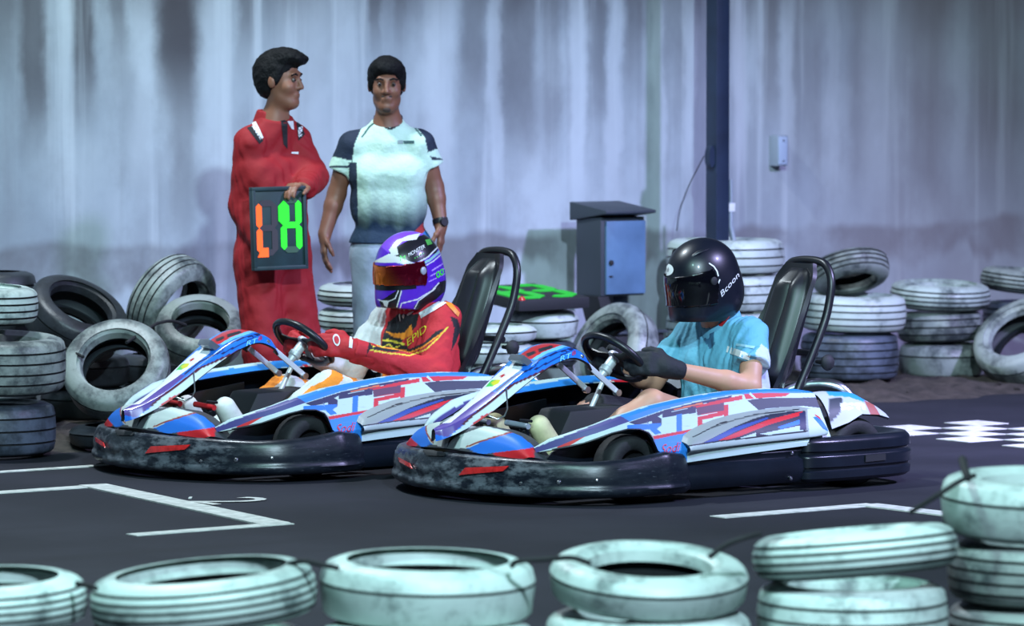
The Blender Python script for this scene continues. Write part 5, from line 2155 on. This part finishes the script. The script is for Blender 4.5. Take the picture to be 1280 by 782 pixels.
def stick_helmet(fig, o, Mn, W, me, geo, fn, m, name='lettering', off=.003):
    tree = BVHTree.FromPolygons([tuple(p) for p in W], [tuple(p.vertices) for p in me.polygons])
    vs, fs = geo
    out = []
    inv = np.linalg.inv(Mn)
    for q in vs:
        r = Vector(ray(*fn(q)))
        hit = tree.ray_cast(Vector(CAM), r.normalized())
        if hit[0] is None:
            hit = tree.find_nearest(Vector(CAM) + r * float(W[:, 1].mean()))
        p = np.array(hit[0])
        nn = np.array(hit[1])
        if nn @ np.array(r) > 0:
            nn = -nn
        L_ = fig.local(p + nn * off)
        out.append(L_ @ inv[:3, :3].T + inv[:3, 3])
    return link(name, MB().add(out, fs).mesh(name, m, 0, fix=False), o)


def htext(H, txt, u0, v0, du, dv, hx, hy, m, shear=0.0):
    v, f = text_geo(txt, 1.0, shear, 1)
    W_, H_ = v[:, 0].max(), v[:, 1].max()
    return stick_helmet(*H, (v, f), lambda q: (u0 + du * q[0] / W_ + hx * q[1] / H_, v0 + dv * q[0] / W_ + hy * q[1] / H_), m)


def hpoly(H, pts, m, name='decal'):
    """fan-filled decal from a pixel outline"""
    pts = np.asarray(pts, float)
    c = pts.mean(0)
    vs = [c]
    for k in (.5, 1.0):
        vs += list(c + (pts - c) * k)
    n = len(pts)
    fs = [(0, 1 + i, 1 + (i + 1) % n) for i in range(n)] + [(1 + i, 1 + n + i, 1 + n + (i + 1) % n, 1 + (i + 1) % n) for i in range(n)]
    return stick_helmet(*H, (vs, fs), lambda q: tuple(q), m, name)


def oval(u, v, a, b, rot=0.0, n=20):
    return [(u + a * math.cos(t) * math.cos(rot) - b * math.sin(t) * math.sin(rot), v + a * math.cos(t) * math.sin(rot) + b * math.sin(t) * math.cos(rot)) for t in np.linspace(0, 2 * math.pi, n, endpoint=False)]


def grip_hands(J, r=.0105, scale=1.12):
    return {'L': hand(J['wrL'], unit(V3(.125, -.045, .03)), V3(.1, -1, -.2), V3(-.2, .1, 1), .72, r, scale), 'R': hand(J['wrR'], unit(V3(.125, .045, .03)), V3(.1, 1, -.2), V3(-.2, -.1, 1), .72, r, scale)}


# near driver: black helmet, pale blue shirt, bare arms and knee
J2 = driver_joints()
off2 = V3(-.30, 0, 0)
def kpos(O, p):
    return tuple(O + KF * p[0] + KL * p[1] + V3(0, 0, p[2]))


fig2 = Fig(kpos(K2O, off2), 'seated driver in a black helmet and light blue shirt in the nearer kart', KROT, off2)
G2 = human(J2, arm=(.050, .044, .029))
H2 = grip_hands(J2)
b2 = fig2.part('body', cat(G2, *ALL) + H2['L'] + H2['R'] + [ell(J2['head'], (.09, .075, .11), None, .03)], .006, M['skin_c'])
hL = J2['shL'] * .40 + J2['elL'] * .60
hR = J2['shR'] * .40 + J2['elR'] * .60
BLU = (.13, .42, .58)
sh2 = cat(G2, 'torso') + [cone(J2['shL'] + V3(0, -.01, 0), hL, .062, .070, .04, 1), cone(J2['shR'] + V3(0, .01, 0), hR, .062, .070, .04, 1),
                          cone(V3(-.40, -.09, .40), V3(-.40, .09, .40), .105, .105, .06), cone(V3(-.40, -.10, .26), V3(-.40, .10, .26), .115, .115, .06)]
s2 = fig2.part('shirt', sh2, .006, M['cloth_print'], infl=.007, wob=.0045, wfreq=36, smooth_it=2, base=BLU,
               clips=[(V3(-.37, 0, .668), (.25, 0, 1)), (V3(-.4, 0, .21), (0, 0, -1))],
               design=[([(915, 500), (935, 470), (948, 468), (944, 440), (952, 430), (966, 440), (968, 500)], (.55, .66, .80)),  # pale back: light falling from the right, painted into the shirt colour
                       ([(878, 412), (892, 402), (893, 430), (888, 437), (880, 425)], (.03, .12, .22))])
fig2.part('collar', [cone(V3(-.385, .0, .60), V3(-.365, 0, .69), .096, .078, .03, 1)], .006, mat('blue_shirt_cloth', BLU, .8), clips=[(V3(-.34, 0, .66), (.9, 0, 1))])
for pl_ in ([(910, 432), (938, 443), (936, 450), (908, 440)],):
    fig2.quad(s2, 'sleeve_print', pl_, M['white_print'], 5)
fig2.quad(s2, 'sleeve_print', [(921, 429), (944, 433), (943, 436), (920, 432)], mat('pale_blue_print', (.35, .62, .75), .6), 4)
sho = cat(G2, 'thighR') + [cone(V3(-.42, -.08, .20), V3(-.42, .08, .20), .11, .11, .05), cone(J2['hipR'], J2['knR'], .092, .075, .04, 1), cone(J2['hipL'], J2['hipL'] * .62 + J2['knL'] * .38, .092, .088, .04, 1)]
fig2.part('shorts', sho, .007, M['dark_cloth'], infl=.004, wob=.002)
for s in 'LR':
    w_ = J2['wr' + s]
    d_ = unit(w_ - J2['el' + s])
    fig2.part('glove', H2[s] + [cone(w_ - d_ * .03, w_ + d_ * .02, .034, .033, .02, 0)], .005, M['glove_black'], infl=.006)
    fig2.part('shoe', [cone(J2['heel' + s], J2['toe' + s], .038, .036, .02), cone(J2['an' + s] + V3(.02, 0, -.01), J2['heel' + s], .040, .04, .03), cone(J2['an' + s] + V3(.03, 0, .01), J2['toe' + s], .034, .03, .03)], .0055, M['shoe_cream'], infl=.004)
h2 = add_helmet(fig2, V3(-.275, 0, .815), 0.0, .20, M['helmet_black'], M['visor_dark'], visor_z=(-.075, .050))
HH = (fig2,) + h2
hpoly(HH, oval(834, 337, 8.5, 7.5), M['white_print'], 'badge')
hpoly(HH, oval(832, 337, 5, 5.2), mat('grey_badge', (.30, .31, .33), .5), 'badge_centre')
htext(HH, 'Bcoon', 902, 371, 22, -26, -3, -5.5, M['white_print'], .2)
for arc in ([(886, 329), (892, 333), (896, 339), (897.5, 345)], [(899.5, 349), (897, 355), (890, 358.5)]):
    ply = line_poly(arc, 1.6)
    n_ = len(arc)
    stick_helmet(*HH, (np.array(ply), [(i, i + 1, 2 * n_ - 2 - i, 2 * n_ - 1 - i) for i in range(n_ - 1)]), lambda q: tuple(q), M['white_print'], 'pinstripe')
Mn2 = h2[1]
for s in (1, -1):
    vt = MB().tube([(.095, s * .055, .112), (.06, s * .075, .128), (.01, s * .085, .135)], [.005, .012, .004], 8)
    link('vent', vt.mesh('vent', M['helmet_black'], 60), h2[0])
vt = MB().box((.155, 0, -.095), (.02, .05, .02))
link('chin_vent', vt.mesh('chin_vent', M['matte'], 30, .004), h2[0])
link('chin_strap', MB().tube([(-.03, .095, -.15), (-.01, .07, -.185), (-.005, 0, -.20), (-.01, -.07, -.185), (-.03, -.095, -.15)], .008, 8).mesh('chin_strap', M['red_print'], 60), h2[0])

# far driver: purple helmet and race suit
J1 = driver_joints()
J1['shL'] = V3(-.43, .180, .602)
J1['shR'] = V3(-.40, -.180, .602)
J1['elL'] = V3(-.30, .28, .37)
J1['elR'] = V3(-.24, -.28, .37)
J1['wrL'] = V3(.055, .185, .492)
J1['wrR'] = V3(.055, -.185, .492)
J1['pel'] = V3(-.45, 0, .19)
J1['neck'] = V3(-.41, 0, .645)
J1['head'] = V3(-.36, 0, .80)
J1['knL'] = V3(.19, .205, .325)
off1 = V3(-.32, 0, 0)
fig1 = Fig(kpos(K1O, off1), 'seated driver in a purple helmet and red race suit in the farther kart', KROT, off1)
G1 = human(J1, arm=(.052, .045, .03))
H1 = grip_hands(J1)
fig1.part('body', cat(G1, *ALL) + H1['L'] + H1['R'] + [ell(J1['head'], (.09, .075, .11), None, .03)], .006, M['skin_c'])
SR, OR, YE, WH, BK = (.50, .018, .028), (.85, .26, .015), (.75, .62, .05), (.62, .66, .66), (.010, .010, .014)
su = cat(G1, 'torso') + [cone(J1['shL'] + V3(0, -.01, 0), J1['elL'], .070, .062, .04), cone(J1['shR'] + V3(0, .01, 0), J1['elR'], .070, .062, .04), cone(J1['elL'], J1['wrL'], .062, .043, .03, 1), cone(J1['elR'], J1['wrR'], .062, .043, .03, 1),
                         cone(V3(-.43, -.09, .40), V3(-.43, .09, .40), .108, .108, .06), cone(V3(-.44, -.10, .24), V3(-.44, .10, .24), .115, .115, .06),
                         cone(J1['hipL'], J1['knL'], .092, .074, .05), cone(J1['hipR'], J1['knR'], .092, .074, .05), cone(J1['knL'], J1['anL'], .072, .055, .03, 1), cone(J1['knR'], J1['anR'], .072, .055, .03, 1)]


def nearside(V):
    return V[:, 1] > -.10


def suit_cond(V, px, c):
    far_arm = (V[:, 1] < -.12) & (V[:, 2] > .30)
    c[far_arm] = WH
    def sd(a, b):
        ba = b - a
        t = np.clip(((V - a) @ ba) / (ba @ ba), 0, 1)
        return np.linalg.norm(V - a - t[:, None] * ba, axis=1)
    dl = np.min([sd(J1['hip' + s], J1['kn' + s]) - .085 for s in 'LR'] + [sd(J1['kn' + s], J1['an' + s]) - .065 for s in 'LR'], 0)
    da = np.min([sd(J1['sh' + s], J1['el' + s]) - .066 for s in 'LR'] + [sd(J1['el' + s], J1['wr' + s]) - .055 for s in 'LR'], 0)
    legs = (dl < da) & (V[:, 0] > -.33) & (V[:, 2] < .45)
    st = np.sin(V[:, 0] * 26 + V[:, 2] * 40)
    c[legs] = np.where((st > .35)[:, None], np.array(WH), np.array(OR))[legs]
    c[legs & (V[:, 0] > .10)] = WH
    c[legs & (V[:, 0] > .10) & (st > .5)] = OR
    return c


s1 = fig1.part('race_suit', su, .006, M['cloth_print'], infl=.006, wob=.0048, wfreq=36, smooth_it=2, base=SR, cond=suit_cond,
               clips=[(V3(-.41, 0, .675), (.2, 0, 1))],
               design=[([(455, 455), (465, 412), (476, 398), (486, 402), (498, 392), (524, 392), (520, 408), (505, 422), (500, 430), (512, 432), (505, 438), (490, 440), (462, 436)], BK, nearside),
                       ([(478, 412), (490, 416), (505, 416), (514, 405), (516, 418), (504, 424), (492, 421)], OR, nearside),
                       (line_poly([(464, 426), (485, 425), (506, 430)], 2.5), YE, nearside),
                       ([(460, 432), (500, 430), (512, 436), (530, 428), (545, 414), (556, 410), (541, 426), (528, 436), (512, 441), (500, 438), (462, 437)], BK, nearside),
                       (line_poly([(464, 430), (480, 434), (500, 437), (513, 440), (528, 434), (544, 422), (558, 412)], 1.8), OR, nearside),
                       (line_poly([(462, 437), (485, 441), (512, 444), (532, 437), (548, 422), (560, 408)], 1.6), YE, nearside),
                       (line_poly([(466, 433), (474, 430), (478, 434), (486, 430), (492, 435), (500, 432)], 1.4), YE, nearside),
                       ([(562, 395), (572, 398), (576, 412), (570, 428), (564, 438), (568, 410)], BK, nearside),
                       ([(452, 412), (462, 398), (478, 390), (484, 396), (470, 404), (463, 418), (456, 425)], WH, None)])
fig1.text(s1, 'EPID', 510, 433, 24, -20, -1.5, -8, M['yellow_print'], .1)
fig1.part('suit_collar', [cone(V3(-.425, .0, .60), V3(-.40, 0, .685), .098, .080, .03, 1)], .006, mat('cream_collar', (.60, .60, .56), .8), clips=[(V3(-.375, 0, .66), (.9, 0, 1))])
fig1.quad(s1, 'shoulder_panel', [(524, 391), (552, 375), (558, 379), (527, 398)], M['white_print'], 8)
fig1.quad(s1, 'shoulder_piping', [(552, 374), (562, 377), (574, 391), (572, 396)], M['orange_print'], 6, .004)
for s in 'LR':
    w_ = J1['wr' + s]
    d_ = unit(w_ - J1['el' + s])
    gl = fig1.part('glove', H1[s] + [cone(w_ - d_ * .075, w_ + d_ * .02, .047, .036, .02, 0)], .005, M['glove_red'], infl=.006)
    if s == 'L':
        hv = oval(420.5, 425, 4.5, 7.5, -.25, 14)
        vs_ = [np.array((420.5, 425.))] + [np.array(q) for q in hv]
        fig1.stick(gl, 'glove_badge', (vs_, [(0, 1 + i, 1 + (i + 1) % 14) for i in range(14)]), lambda q: tuple(q), M['white_print'])
        fig1.stick(gl, 'glove_badge', ([np.array((420.5, 425.)) + (q - np.array((420.5, 425.))) * .7 for q in vs_], [(0, 1 + i, 1 + (i + 1) % 14) for i in range(14)]), lambda q: tuple(q), M['red_print'], .0045)
        fig1.quad(gl, 'cuff_print', [(437, 421), (441, 421.5), (440, 435), (436, 434)], M['white_print'], 4)
    fig1.part('shoe', [cone(J1['heel' + s], J1['toe' + s], .038, .036, .02), cone(J1['an' + s] + V3(.02, 0, -.01), J1['heel' + s], .040, .04, .03), cone(J1['an' + s] + V3(.03, 0, .01), J1['toe' + s], .034, .03, .03)], .0055, M['shoe_white'], infl=.004)
PU, VI = (.085, .016, .46), (.20, .06, .70)
HD = [([(466, 300), (510, 286), (560, 300), (520, 320), (500, 320), (486, 316)], VI),
      ([(486, 316), (499, 306), (517, 297), (536, 291), (552, 303), (545, 316), (519, 328), (499, 324)], BK),
      ([(486, 312), (495.5, 300), (511, 294), (526, 291), (520.5, 299), (503, 301.5), (496, 308), (498, 318), (490, 320)], WH),
      (line_poly([(519, 330), (535, 321), (549, 307), (545, 298)], 1.8), WH), (line_poly([(519, 334), (537, 325), (553, 311)], 3.2), (.25, .50, .50)), (line_poly([(525, 336), (542, 326), (556, 314)], 1.4), WH),
      (line_poly([(540, 338), (556, 328)], 1.6), (.45, .30, .80)), (line_poly([(538, 345), (556, 335)], 1.4), (.45, .30, .80)), (line_poly([(536, 352), (556, 342)], 1.2), (.45, .30, .80)),
      ([(466, 327), (486, 317), (499, 321), (521, 330), (521, 333.5), (494, 328), (472, 328)], WH),
      ([(474, 377), (497, 362), (501, 362), (496, 396), (480, 394)], BK),
      ([(517, 383), (549, 352), (558, 350), (556, 364), (545, 374), (522, 389)], BK),
      (line_poly([(498, 392), (502, 379), (522, 374), (540, 363), (549, 353)], 1.5), WH), (line_poly([(496, 384), (502, 363)], 1.5), WH), (line_poly([(518, 386), (523, 376), (545, 360)], 1.2), WH),
      (line_poly([(472, 374), (482, 378), (494, 373), (498, 363)], 1.3), WH),
      ([(478, 375), (486, 376), (484, 384), (480, 382)], WH)]
h1 = add_helmet(fig1, V3(-.365, 0, .805), .20, .10, M['print_clean'], M['visor_irid'], HD, PU, (-.040, .045))
HP = (fig1,) + h1
htext(HP, 'MONSTER', 511, 321, 20, -11, -.8, -4.6, M['white_print'])
htext(HP, 'M', 500, 326, 6.5, -.5, 0, -6.5, M['green_print'])
for k in range(5):
    hpoly(HP, oval(518.5 + 2.6 * k, 322.5 - 1.4 * k, .7, .7, 0, 6), M['green_print'], 'star')
hpoly(HP, [(531, 300), (537, 299), (540, 305), (534, 307)], mat('dim_green_print', (.06, .30, .06), .4), 'decal')
for ov in (oval(547, 343, 2.6, 4.2), oval(551.5, 340, 2.4, 4.2)):
    hpoly(HP, ov, M['green_print'], 'decal')
hpoly(HP, oval(547, 343, 1.2, 2.4), mat('purple_print', PU, .3), 'decal')
hpoly(HP, oval(551.5, 340, 1.1, 2.4), mat('purple_print_b', PU, .3), 'decal')
